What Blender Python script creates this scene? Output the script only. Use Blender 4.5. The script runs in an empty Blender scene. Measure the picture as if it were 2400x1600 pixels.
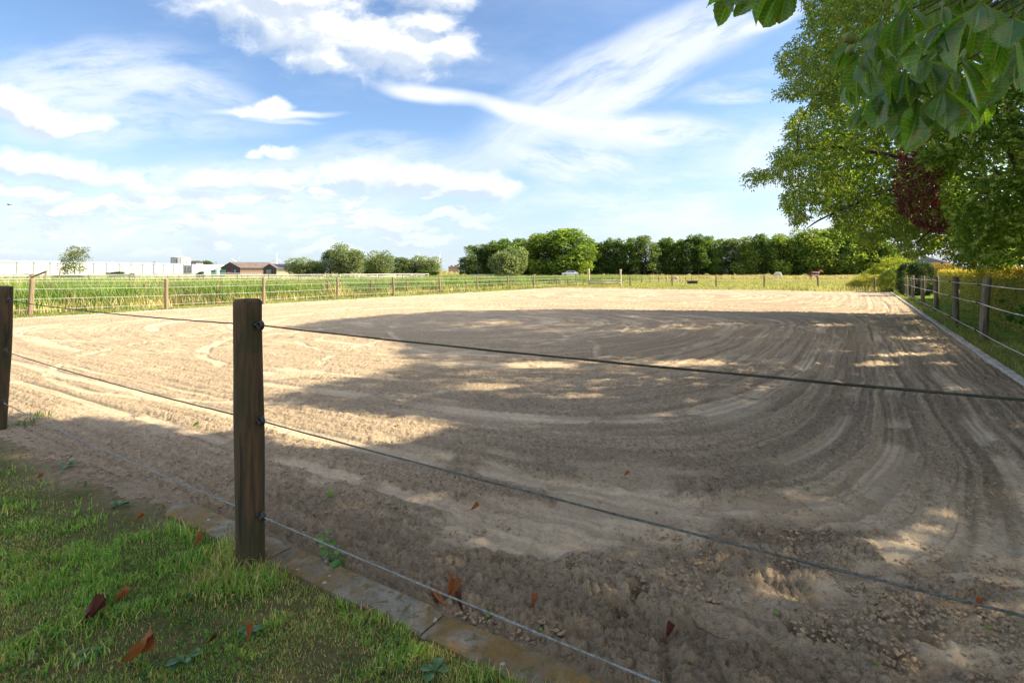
import bpy, math, random
import numpy as np
from mathutils import Vector, Matrix
R = math.radians
SC = bpy.context.scene
COL = SC.collection

# ------------------------------------------------------------------ camera
EYE, FP, CX, HY = 1.45, 1250.0, 1200.0, 638.0     # eye height; the photograph's focal length, centre and horizon in its pixels
cam_d = bpy.data.cameras.new('camera'); cam = bpy.data.objects.new('camera', cam_d); COL.objects.link(cam)
cam_d.sensor_width = 36; cam_d.lens = FP / 2400 * 36; cam_d.shift_y = -(800 - HY) / 2400
cam_d.clip_start = .05; cam_d.clip_end = 20000
cam.location = (0, 0, EYE); cam.rotation_euler = (R(90), 0, 0)
SC.camera = cam
# ------------------------------------------------------------------ light
SUN_AZ, SUN_EL = 88.0, 35.0
SUNV = Vector((math.sin(R(SUN_AZ)) * math.cos(R(SUN_EL)), math.cos(R(SUN_AZ)) * math.cos(R(SUN_EL)), math.sin(R(SUN_EL))))
sl = bpy.data.lights.new('sun', 'SUN'); sl.energy = 2.75; sl.angle = R(.55); sl.color = (1, .865, .62)
so = bpy.data.objects.new('sun', sl); COL.objects.link(so); so.location = (40, 0, 40)
so.rotation_euler = SUNV.to_track_quat('Z', 'Y').to_euler()
vs = SC.view_settings
vs.view_transform = 'Standard'; vs.look = 'None'; vs.gamma = 1; vs.use_curve_mapping = False; vs.exposure = 2.35
W = bpy.data.worlds.new('World'); SC.world = W; W.use_nodes = True
wt = W.node_tree; wn = wt.nodes; wl = wt.links
W.cycles.sampling_method = 'MANUAL'; W.cycles.sample_map_resolution = 512
bg = wn['Background']; bg.inputs[1].default_value = .103

class NB:
    """small node-expression builder"""
    def __init__(s, tree): s.t = tree
    def _in(s, sock, v):
        if v is None: return
        if isinstance(v, bpy.types.NodeSocket): s.t.links.new(v, sock)
        else: sock.default_value = v
    def n(s, typ, **kw):
        nd = s.t.nodes.new(typ)
        for k, v in kw.items(): setattr(nd, k, v)
        return nd
    def m(s, op, a, b=None, c=None, clamp=False):
        nd = s.n('ShaderNodeMath', operation=op, use_clamp=clamp)
        for i, v in enumerate((a, b, c)): s._in(nd.inputs[i], v)
        return nd.outputs[0]
    def vm(s, op, a, b=None, out=0):
        nd = s.n('ShaderNodeVectorMath', operation=op)
        s._in(nd.inputs[0], a); s._in(nd.inputs[1], b)
        return nd.outputs[out]
    def scale(s, a, f):
        nd = s.n('ShaderNodeVectorMath', operation='SCALE'); s._in(nd.inputs[0], a); s._in(nd.inputs[3], f); return nd.outputs[0]
    def sep(s, v):
        nd = s.n('ShaderNodeSeparateXYZ'); s._in(nd.inputs[0], v); return nd.outputs
    def comb(s, x, y, z=0.0):
        nd = s.n('ShaderNodeCombineXYZ')
        for i, v in enumerate((x, y, z)): s._in(nd.inputs[i], v)
        return nd.outputs[0]
    def ss(s, v, a, b, lo=0.0, hi=1.0, kind='SMOOTHSTEP'):
        nd = s.n('ShaderNodeMapRange', interpolation_type=kind)
        for i, q in enumerate((v, a, b, lo, hi)): s._in(nd.inputs[i], q)
        return nd.outputs[0]
    def after(s, vec, prev):
        """the same vector, but evaluated only once prev is known (keeps the shader's stack small)"""
        if not isinstance(prev, bpy.types.NodeSocket): return vec
        nd = s.n('ShaderNodeVectorMath', operation='MULTIPLY_ADD'); s._in(nd.inputs[0], prev); nd.inputs[1].default_value = (1e-7,) * 3; s._in(nd.inputs[2], vec)
        return nd.outputs[0]
    def noise(s, vec, scale=1.0, detail=4.0, rough=.5, dist=0.0, col=False):
        nd = s.n('ShaderNodeTexNoise'); s._in(nd.inputs['Vector'], vec)
        nd.inputs['Scale'].default_value = scale; nd.inputs['Detail'].default_value = detail
        nd.inputs['Roughness'].default_value = rough; nd.inputs['Distortion'].default_value = dist
        return nd.outputs[1 if col else 0]
    def mapping(s, vec, loc=(0, 0, 0), rot=(0, 0, 0), sc=(1, 1, 1), typ='POINT'):
        nd = s.n('ShaderNodeMapping', vector_type=typ); s._in(nd.inputs[0], vec)
        nd.inputs[1].default_value = loc; nd.inputs[2].default_value = rot; nd.inputs[3].default_value = sc
        return nd.outputs[0]
    def mix(s, f, a, b, mode='MIX'):
        nd = s.n('ShaderNodeMix', data_type='RGBA', blend_type=mode)
        s._in(nd.inputs[0], f)
        for i, v in ((6, a), (7, b)):
            if isinstance(v, tuple) and len(v) == 3: v = v + (1,)
            s._in(nd.inputs[i], v)
        return nd.outputs[2]
    def attr(s, name, out='Color'):
        nd = s.n('ShaderNodeAttribute'); nd.attribute_name = name; return nd.outputs[out]

def U(px): return (px - CX) / FP
def V(py): return (HY - py) / FP

# cloud density group: takes the sky direction as tangent coordinates, gives cumulus density
def blob_group(main_only=False):
    g = bpy.data.node_groups.new('cumulus', 'ShaderNodeTree')
    g.interface.new_socket('UV', in_out='INPUT', socket_type='NodeSocketVector')
    g.interface.new_socket('D', in_out='OUTPUT', socket_type='NodeSocketFloat')
    b = NB(g); gi = b.n('NodeGroupInput'); go = b.n('NodeGroupOutput')
    uv = gi.outputs[0]
    wv = b.vm('SUBTRACT', b.noise(uv, 6, 3, .5, col=True), (.5, .5, .5))
    uw = b.vm('ADD', uv, b.scale(wv, .06))
    w2 = b.vm('SUBTRACT', b.noise(uv, 26, 3, .55, col=True), (.5, .5, .5))
    uw = b.vm('ADD', uw, b.scale(w2, .026))
    blobs = [(560, 20, 130, 60, -10), (700, 50, 190, 100, -12), (850, 95, 190, 80, -12), (950, 110, 170, 75, 0), (1060, 110, 62, 52, 0), (1020, 45, 62, 42, 0), (640, -10, 260, 70, 0),
             (1000, -30, 120, 60, 0), (760, 130, 110, 40, -20),
             (20, 245, 120, 45, -8), (110, 275, 130, 42, -12), (200, 295, 80, 26, 0),
             (100, 392, 200, 40, -6), (10, 372, 120, 40, 0), (220, 415, 80, 22, -10), (60, 445, 120, 22, 0),
             (645, 250, 55, 24, 0), (600, 262, 70, 18, -10),
             (655, 362, 58, 15, -3), (600, 366, 22, 14, 0),
             (850, 412, 110, 40, 0), (970, 425, 170, 40, -3), (1110, 440, 120, 38, -4), (1190, 448, 50, 22, 0), (760, 452, 60, 18, 0), (780, 405, 45, 22, 0),
             (500, 420, 140, 24, 0), (640, 425, 100, 20, -4), (380, 470, 110, 20, -3), (560, 500, 75, 18, 0), (100, 455, 110, 14, 0),
             (900, 512, 120, 18, 0), (760, 522, 90, 14, 0), (1000, 528, 60, 12, 0), (1110, 528, 50, 12, 0), (300, 510, 110, 12, 0), (300, 535, 90, 12, 0)]
    if main_only: blobs = [q for q in blobs if q[2] * q[3] >= 1500]     # the broad masses are enough to shade by
    cur = None
    for (x, y, rx, ry, rot) in blobs:
        mp = b.mapping(b.after(uw, cur), (U(x), V(y), 0), (0, 0, R(rot)), (rx / FP * 1.25, ry / FP * 1.25, 1), 'TEXTURE')
        L = b.vm('LENGTH', mp, out=1)
        d = b.m('MULTIPLY_ADD', L, -.8, 1.0)
        cur = b.m('SMOOTH_MAX', 0.0 if cur is None else cur, d, .12)
    # rows of small clouds low over the horizon
    vv = b.sep(uv)
    low = b.mapping(uw, (.3, .7, 0), (0, 0, 0), (8, 30, 1))
    rows = b.ss(b.noise(low, 1, 4, .55), .38, .58, 0, .80)
    rows = b.m('MULTIPLY', rows, b.ss(vv[1], .24, .15))
    rows = b.m('MULTIPLY', rows, b.ss(vv[1], .01, .05))
    rows = b.m('MULTIPLY', rows, b.ss(vv[0], .05, -.15, .35, 1))
    cur = b.m('MAXIMUM', cur, rows)
    n1 = b.noise(b.mapping(uw, sc=(1, 1.6, 1)), 15, 7, .60)
    dd = b.m('ADD', cur, b.m('MULTIPLY', b.m('SUBTRACT', n1, .5), .88))
    b._in(go.inputs[0], dd)
    return g

def build_sky():
    b = NB(wt)
    tc = b.n('ShaderNodeTexCoord'); d = tc.outputs['Generated']
    X, Y, Z = b.sep(d)
    sky = b.n('ShaderNodeTexSky', sky_type='NISHITA', sun_disc=False)
    sky.sun_elevation = R(SUN_EL); sky.sun_rotation = R(SUN_AZ); sky.air_density = 1.0; sky.dust_density = .7; sky.ozone_density = 2.2
    hs = b.n('ShaderNodeHueSaturation'); hs.inputs['Saturation'].default_value = 1.08; hs.inputs['Value'].default_value = .43
    hs.inputs['Hue'].default_value = .503
    wl.new(sky.outputs[0], hs.inputs['Color'])
    base = hs.outputs[0]
    # hazy pale band towards the horizon, all the way round
    base = b.mix(b.ss(Z, .26, 0.0, .0, .82), base, (1.30, 1.58, 1.88))
    Yc = b.m('MAXIMUM', Y, .08)
    uv = b.comb(b.m('DIVIDE', X, Yc), b.m('DIVIDE', Z, Yc))
    front = b.ss(Y, .12, .4)
    # ---- high veil and cirrus
    wv = b.vm('SUBTRACT', b.noise(uv, 3.5, 4, .55, col=True), (.5, .5, .5))
    uc = b.vm('ADD', uv, b.scale(wv, .06))
    # streaky noise drawn out along four directions, shared by the streaks that run that way
    NZ = {}
    for ang in (-12, 3, 26, 43):
        NZ[ang] = b.noise(b.mapping(b.mapping(uc, (0, 0, 0), (0, 0, R(ang)), (1, 1, 1), 'TEXTURE'), (ang * .3, 0, 0), sc=(4, 17, 1)), 1.0, 8, .66)
    cir = 0.0
    def streak(x0, y0, x1, y1, wid, amp, lo=.34, hi=.66):
        nonlocal cir
        dx, dy = (x1 - x0) / FP, (y0 - y1) / FP
        L = math.hypot(dx, dy); a = math.atan2(dy, dx)
        mp = b.mapping(b.after(uc, cir), ((U(x0) + U(x1)) / 2, (V(y0) + V(y1)) / 2, 0), (0, 0, a), (L / 2, wid / FP, 1), 'TEXTURE')
        e = b.ss(b.vm('LENGTH', mp, out=1), 1.25, .30)
        key = min(NZ, key=lambda q: abs(q - math.degrees(a)))
        q = b.m('MULTIPLY', b.m('MULTIPLY', e, b.ss(NZ[key], lo, hi)), amp)
        cir = b.m('SUBTRACT', b.m('ADD', cir, q), b.m('MULTIPLY', cir, q))
    for q in [(870, 205, 1130, 245, 24, 1.0, .1, .4), (1060, 232, 1400, 315, 24, 1.0, .1, .42),
              (1230, 290, 1780, 330, 46, .95, .30, .56), (1150, 345, 1560, 392, 50, .85, .34, .60), (1200, 350, 1380, 440, 50, .6, .36, .64),
              (980, 440, 2000, -110, 80, .85, .22, .62), (1150, 260, 1760, -40, 42, .55, .3, .6),
              (1350, 285, 1600, 180, 30, .75, .25, .55), (1700, 85, 1900, 10, 22, .85, .2, .5),
              (1610, 245, 1880, 215, 18, .8), (1700, 400, 1870, 280, 42, .7, .3, .6), (1550, 240, 1900, 150, 20, .4),
              (-150, 200, 560, 190, 110, .75, .3, .62), (250, 150, 640, 260, 42, .6, .3, .6), (480, 262, 800, 272, 10, .95, .15, .4), (560, 275, 760, 290, 8, .5, .2, .5),
              (-100, 300, 700, 300, 45, .5, .3, .6), (700, 345, 1050, 340, 30, .45, .3, .6),
              (350, 390, 1300, 385, 50, .5, .25, .65), (1100, 500, 2300, 410, 75, .75, .38, .66), (1150, 540, 2400, 545, 40, .6, .3, .66),
              (-300, 520, 1200, 470, 110, .5, .25, .65), (380, 0, 560, 30, 60, .5)]:
        streak(*q)
    veil = b.m('MULTIPLY', b.ss(b.noise(b.mapping(uc, (1.3, .2, 0), (0, 0, R(8)), (1.3, 4.2, 1)), 1.3, 7, .62), .46, .74, 0, .50), b.ss(b.sep(uv)[1], .50, .22, .25, 1))
    cir = b.m('SUBTRACT', b.m('ADD', cir, veil), b.m('MULTIPLY', cir, veil))
    cir = b.m('MULTIPLY', b.m('MINIMUM', cir, 1.0), front)
    # unseen cloud round the rest of the sky, made much brighter to fill the shade
    Zc = b.m('MAXIMUM', Z, .06)
    pl = b.comb(b.m('DIVIDE', X, Zc), b.m('DIVIDE', Y, Zc))
    gen = b.ss(b.noise(b.mapping(pl, sc=(.5, 1.1, 1)), .9, 6, .6, .3),   .42, .66, 0, .8)
    gen = b.m('MULTIPLY', gen, b.ss(Z, .03, .15))
    gen = b.m('MULTIPLY', gen, b.m('SUBTRACT', 1.0, front))
    col = b.mix(b.m('MULTIPLY', cir, .96), base, (2.05, 2.14, 2.28))
    col = b.mix(gen, col, (6.8, 6.6, 6.2))
    # ---- cumulus
    grp = blob_group()
    g1 = b.n('ShaderNodeGroup'); g1.node_tree = grp; wl.new(uv, g1.inputs[0])
    up = b.vm('ADD', uv, (.016, .022, 0))
    g2 = b.n('ShaderNodeGroup'); g2.node_tree = blob_group(True); wl.new(up, g2.inputs[0])
    den = b.m('MULTIPLY', b.ss(g1.outputs[0], .24, .80), front)
    shade = b.m('SUBTRACT', g2.outputs[0], b.m('MULTIPLY', g1.outputs[0], .55))
    ccol = b.mix(b.ss(shade, .10, .46), b.mix(b.ss(b.sep(uv)[1], .28, .06), (2.5, 2.5, 2.5), (2.05, 2.12, 2.22)), (1.42, 1.60, 1.86))
    fall = b.ss(b.sep(uv)[1], .03, .26, .50, 1.0)
    col = b.mix(b.m('MULTIPLY', den, b.m('MULTIPLY', fall, .95)), col, ccol)
    # glow of bright thin air over the right-hand horizon, on the sun's side
    col = b.mix(b.m('MULTIPLY', b.ss(X, .42, 1.0, 0, .8), b.ss(Z, .26, .02)), col, (4.2, 4.1, 3.9))
    wl.new(col, bg.inputs[0])
build_sky()

# ------------------------------------------------------------------ helpers
rs = np.random.RandomState(7)
random.seed(7)
def G(px, py, z=0.0):
    D = (EYE - z) * FP / (py - HY)
    return ((px - CX) / FP * D, D)
def PZ(py, D): return EYE + (HY - py) / FP * D
def PX(px, D): return (px - CX) / FP * D

def fast_mesh(name, Vt, faces, cols=None, smooth=True, uv=None):
    me = bpy.data.meshes.new(name)
    Vt = np.asarray(Vt, np.float32)
    faces = [np.asarray(f, np.int32) for f in (faces if isinstance(faces, list) else [faces]) if len(f)]
    me.vertices.add(len(Vt)); me.vertices.foreach_set('co', Vt.ravel())
    nl = sum(f.size for f in faces); nf = sum(len(f) for f in faces)
    me.loops.add(nl); me.loops.foreach_set('vertex_index', np.concatenate([f.ravel() for f in faces]))
    me.polygons.add(nf)
    tot = np.concatenate([np.full(len(f), f.shape[1], np.int32) for f in faces])
    st = np.concatenate([[0], np.cumsum(tot)[:-1]]).astype(np.int32)
    me.polygons.foreach_set('loop_start', st)
    try: me.polygons.foreach_set('loop_total', tot)
    except Exception: pass
    me.polygons.foreach_set('use_smooth', np.full(nf, smooth))
    if cols is not None:
        cols = np.asarray(cols, np.float32)
        if cols.shape[1] == 3: cols = np.hstack([cols, np.ones((len(cols), 1), np.float32)])
        a = me.color_attributes.new('Col', 'FLOAT_COLOR', 'POINT'); a.data.foreach_set('color', cols.ravel())
    if uv is not None:
        a = me.attributes.new('leaf_uv', 'FLOAT_VECTOR', 'POINT'); a.data.foreach_set('vector', np.asarray(uv, np.float32).ravel())
    me.update(calc_edges=True); me.validate()
    return me
def link(name, me, mat=None, parent=None, world=True):
    o = bpy.data.objects.new(name, me); COL.objects.link(o)
    if mat is not None: me.materials.append(mat)
    if parent is not None:
        o.parent = parent
        if world and me is not None:
            p = parent
            off = Vector((0, 0, 0))
            while p is not None: off += p.location; p = p.parent
            if off.length > 0: me.transform(Matrix.Translation(-off))
    return o
def tag(o, label=None, cat=None, group=None, kind=None):
    if label: o['label'] = label
    if cat: o['category'] = cat
    if group: o['group'] = group
    if kind: o['kind'] = kind
    return o
def thing(name, loc, label, cat, group=None):
    o = bpy.data.objects.new(name, None); COL.objects.link(o); o.location = loc; o.empty_display_size = .2
    return tag(o, label, cat, group)
class MB:
    """collects shapes into one mesh"""
    def __init__(s): s.v = []; s.f = {}; s.n = 0; s.c = []
    def add(s, V_, F, col=None):
        V_ = np.asarray(V_, float)
        for f in F:
            s.f.setdefault(len(f), []).append([i + s.n for i in f])
        s.v.append(V_); s.n += len(V_)
        s.c.append(np.tile(col if col is not None else (1, 1, 1), (len(V_), 1)))
        return s
    def box(s, x0, x1, y0, y1, z0, z1, col=None):
        v = [(x0, y0, z0), (x1, y0, z0), (x1, y1, z0), (x0, y1, z0), (x0, y0, z1), (x1, y0, z1), (x1, y1, z1), (x0, y1, z1)]
        return s.add(v, [(0, 3, 2, 1), (4, 5, 6, 7), (0, 1, 5, 4), (1, 2, 6, 5), (2, 3, 7, 6), (3, 0, 4, 7)], col)
    def obox(s, p, q, w, z0, z1, col=None):
        """upright slab from p to q (xy), w thick"""
        p = np.array(p[:2], float); q = np.array(q[:2], float); d = (q - p) / np.linalg.norm(q - p); n = np.array([-d[1], d[0]]) * w / 2
        c = [p + n, p - n, q - n, q + n]
        v = [(*a, z0) for a in c] + [(*a, z1) for a in c]
        return s.add(v, [(3, 2, 1, 0), (4, 5, 6, 7), (0, 1, 5, 4), (1, 2, 6, 5), (2, 3, 7, 6), (3, 0, 4, 7)], col)
    def tube(s, pts, rad, n=8, cap=True, col=None):
        pts = np.array(pts, float); m = len(pts)
        rad = np.full(m, rad) if np.isscalar(rad) else np.asarray(rad, float)
        t = np.gradient(pts, axis=0); t /= np.linalg.norm(t, axis=1)[:, None] + 1e-12
        up = np.array([0, 0, 1.]) if abs(t[:, 2]).mean() < .8 else np.array([1., 0, 0])
        a = np.cross(t, up); a /= np.linalg.norm(a, axis=1)[:, None] + 1e-12; b = np.cross(a, t)
        th = np.arange(n) / n * 2 * math.pi
        v = pts[:, None, :] + rad[:, None, None] * (np.cos(th)[None, :, None] * a[:, None, :] + np.sin(th)[None, :, None] * b[:, None, :])
        F = [(i * n + j, i * n + (j + 1) % n, (i + 1) * n + (j + 1) % n, (i + 1) * n + j) for i in range(m - 1) for j in range(n)]
        if cap: F += [tuple(range(n))[::-1], tuple((m - 1) * n + j for j in range(n))]
        return s.add(v.reshape(-1, 3), F, col)
    def mesh(s, name, smooth=False):
        return fast_mesh(name, np.vstack(s.v), [np.array(v) for v in s.f.values()], np.vstack(s.c), smooth)
    def build(s, name, mat, parent=None, smooth=False):
        return link(name, s.mesh(name, smooth), mat, parent)

# numpy value noise
_perm = rs.rand(256, 256).astype(np.float32)
def vnoise(x, y):
    xi = np.floor(x).astype(np.int64); yi = np.floor(y).astype(np.int64)
    fx = x - xi; fy = y - yi
    fx = fx * fx * fx * (fx * (fx * 6 - 15) + 10); fy = fy * fy * fy * (fy * (fy * 6 - 15) + 10)
    a = _perm[xi & 255, yi & 255]; b = _perm[(xi + 1) & 255, yi & 255]; c = _perm[xi & 255, (yi + 1) & 255]; d = _perm[(xi + 1) & 255, (yi + 1) & 255]
    return (a * (1 - fx) + b * fx) * (1 - fy) + (c * (1 - fx) + d * fx) * fy
def fbm(x, y, o=4, g=.5, l=2.03):
    s = 0; a = 1; t = 0
    for i in range(o):
        s = s + a * vnoise(x + 17.3 * i, y - 9.1 * i); t += a; a *= g; x = x * l; y = y * l
    return s / t
def sst(a, b, x):
    t = np.clip((x - a) / (b - a), 0, 1); return t * t * (3 - 2 * t)
def inpoly(px, py, poly):
    px = np.asarray(px); py = np.asarray(py); r = np.zeros(px.shape, bool); n = len(poly); j = n - 1
    for i in range(n):
        xi, yi = poly[i]; xj, yj = poly[j]
        with np.errstate(divide='ignore', invalid='ignore'):
            c = ((yi > py) != (yj > py)) & (px < (xj - xi) * (py - yi) / (yj - yi + 1e-12) + xi)
        r ^= c; j = i
    return r

# ------------------------------------------------------------------ materials
def base_mat(name):
    m = bpy.data.materials.new(name); m.use_nodes = True
    b = NB(m.node_tree); bs = m.node_tree.nodes['Principled BSDF']
    return m, b, bs
def bump(b, bs, h, strength, dist=.01):
    bp = b.n('ShaderNodeBump'); bp.inputs['Strength'].default_value = strength; bp.inputs['Distance'].default_value = dist
    b._in(bp.inputs['Height'], h); b.t.links.new(bp.outputs[0], bs.inputs['Normal'])
def objco(b): return b.n('ShaderNodeTexCoord').outputs['Object']
def geopos(b): return b.n('ShaderNodeNewGeometry').outputs['Position']
def simple(name, c1, c2=None, scale=6, rough=.7, bumps=.2, stretch=(1, 1, 1), metal=0, bd=.01, detail=5):
    m, b, bs = base_mat(name)
    co = b.mapping(objco(b), sc=stretch); nz = b.noise(co, scale, detail, .6)
    b._in(bs.inputs['Base Color'], b.mix(b.ss(nz, .32, .68), c1, c2 or tuple(x * .7 for x in c1)))
    bs.inputs['Roughness'].default_value = rough; bs.inputs['Metallic'].default_value = metal
    if bumps: bump(b, bs, b.noise(co, scale * 4, 4, .6), bumps, bd)
    return m
def leaf_mat(name, trans=.45, rough=.45, tint=(1, 1, 1), tcol=(1.5, 1.5, .5), spec=.4):
    """thin leaf: colour from each leaf's own attribute, light passes through in a yellower green"""
    m = bpy.data.materials.new(name); m.use_nodes = True
    b = NB(m.node_tree); bs = m.node_tree.nodes['Principled BSDF']; out = m.node_tree.nodes['Material Output']
    c = b.mix(1.0, b.attr('Col'), tint, 'MULTIPLY')
    b._in(bs.inputs['Base Color'], c); bs.inputs['Roughness'].default_value = rough; bs.inputs['Specular IOR Level'].default_value = spec
    tr = b.n('ShaderNodeBsdfTranslucent'); b._in(tr.inputs[0], b.mix(1.0, c, tcol, 'MULTIPLY'))
    mx = b.n('ShaderNodeMixShader'); mx.inputs[0].default_value = trans
    b.t.links.new(bs.outputs[0], mx.inputs[1]); b.t.links.new(tr.outputs[0], mx.inputs[2]); b.t.links.new(mx.outputs[0], out.inputs[0])
    return m
M_leaf = leaf_mat('leaf', .5, .42, (1.12, 1.12, 1.1), (1.6, 1.5, .5)); M_far = leaf_mat('far_leaf', .48, .55, spec=.25); M_grass = leaf_mat('grass_blade', .35, .5, tcol=(1.4, 1.35, .5))
M_leaf_light = leaf_mat('light_leaf', .5, .35, (1.25, 1.25, 1.25), (1.6, 1.5, .55))

def wood_mat(name, c1, c2, c3, green=.5):
    m, b, bs = base_mat(name)
    co = geopos(b)
    grain = b.noise(b.mapping(co, sc=(60, 60, 3.5)), 1, 6, .6, .4)
    big = b.noise(b.mapping(co, sc=(7, 7, 2.2)), 1, 4, .6)
    crack = b.ss(b.noise(b.mapping(co, sc=(38, 38, 1.1)), 1, 3, .5), .60, .66)
    c = b.mix(b.ss(grain, .3, .7), c1, c2)
    c = b.mix(b.ss(big, .46, .62, 0, green), c, c3)
    c = b.mix(b.m('MULTIPLY', crack, .75), c, tuple(x * .25 for x in c2))
    b._in(bs.inputs['Base Color'], c); bs.inputs['Roughness'].default_value = .85
    bump(b, bs, b.m('SUBTRACT', grain, b.m('MULTIPLY', crack, 2)), .6, .004)
    return m
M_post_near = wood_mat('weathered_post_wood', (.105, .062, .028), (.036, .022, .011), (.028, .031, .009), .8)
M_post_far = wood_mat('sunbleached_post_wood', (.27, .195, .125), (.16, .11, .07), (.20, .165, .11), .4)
M_post_grey = wood_mat('grey_post_wood', (.20, .165, .12), (.10, .08, .055), (.08, .085, .05), .5)
M_black = simple('black_plastic', (.012, .012, .014), (.02, .02, .022), 30, .35, .1)
M_rope = simple('weathered_rope', (.30, .31, .30), (.13, .14, .135), 90, .8, .4)
M_rope_mid = simple('grey_rope', (.13, .14, .13), (.05, .055, .05), 90, .8, .4)
M_rope_dark = simple('dark_mossy_rope', (.05, .052, .038), (.02, .022, .012), 60, .9, .4)
M_wire = simple('pale_fence_wire', (.55, .56, .55), (.4, .4, .4), 40, .5, 0)
M_tape = simple('white_fence_tape', (.75, .76, .74), (.6, .6, .58), 40, .5, 0)
M_bark = simple('bark', (.085, .065, .045), (.035, .028, .02), 9, .9, .7, (3, 3, .6), bd=.03)
M_fbark = simple('far_bark', (.06, .048, .036), (.03, .025, .02), 3, .9, 0)
M_white_paint = simple('white_paint', (.78, .78, .76), (.68, .68, .66), 3, .4, 0)

# ------------------------------------------------------------------ the arena: corners measured from the photograph
C_NR = np.array((2.41, .54)); C_NL = np.array((-17.5, 12.95)); C_FL = np.array((4.6, 50.0)); C_FR = np.array((27.6, 39.0))
ARENA = [tuple(C_NR), tuple(C_FR), tuple(C_FL), tuple(C_NL)]
def side_dist(P, A, B):
    """signed distance to line AB, positive inside (arena runs anticlockwise)"""
    d = (B - A) / np.linalg.norm(B - A)
    return d[0] * (P[..., 1] - A[1]) - d[1] * (P[..., 0] - A[0])
def arena_d(P):
    return [side_dist(P, C_NR, C_FR), side_dist(P, C_FR, C_FL), side_dist(P, C_FL, C_NL), side_dist(P, C_NL, C_NR)]
AX_U = (C_NL - C_NR) / np.linalg.norm(C_NL - C_NR)

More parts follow.
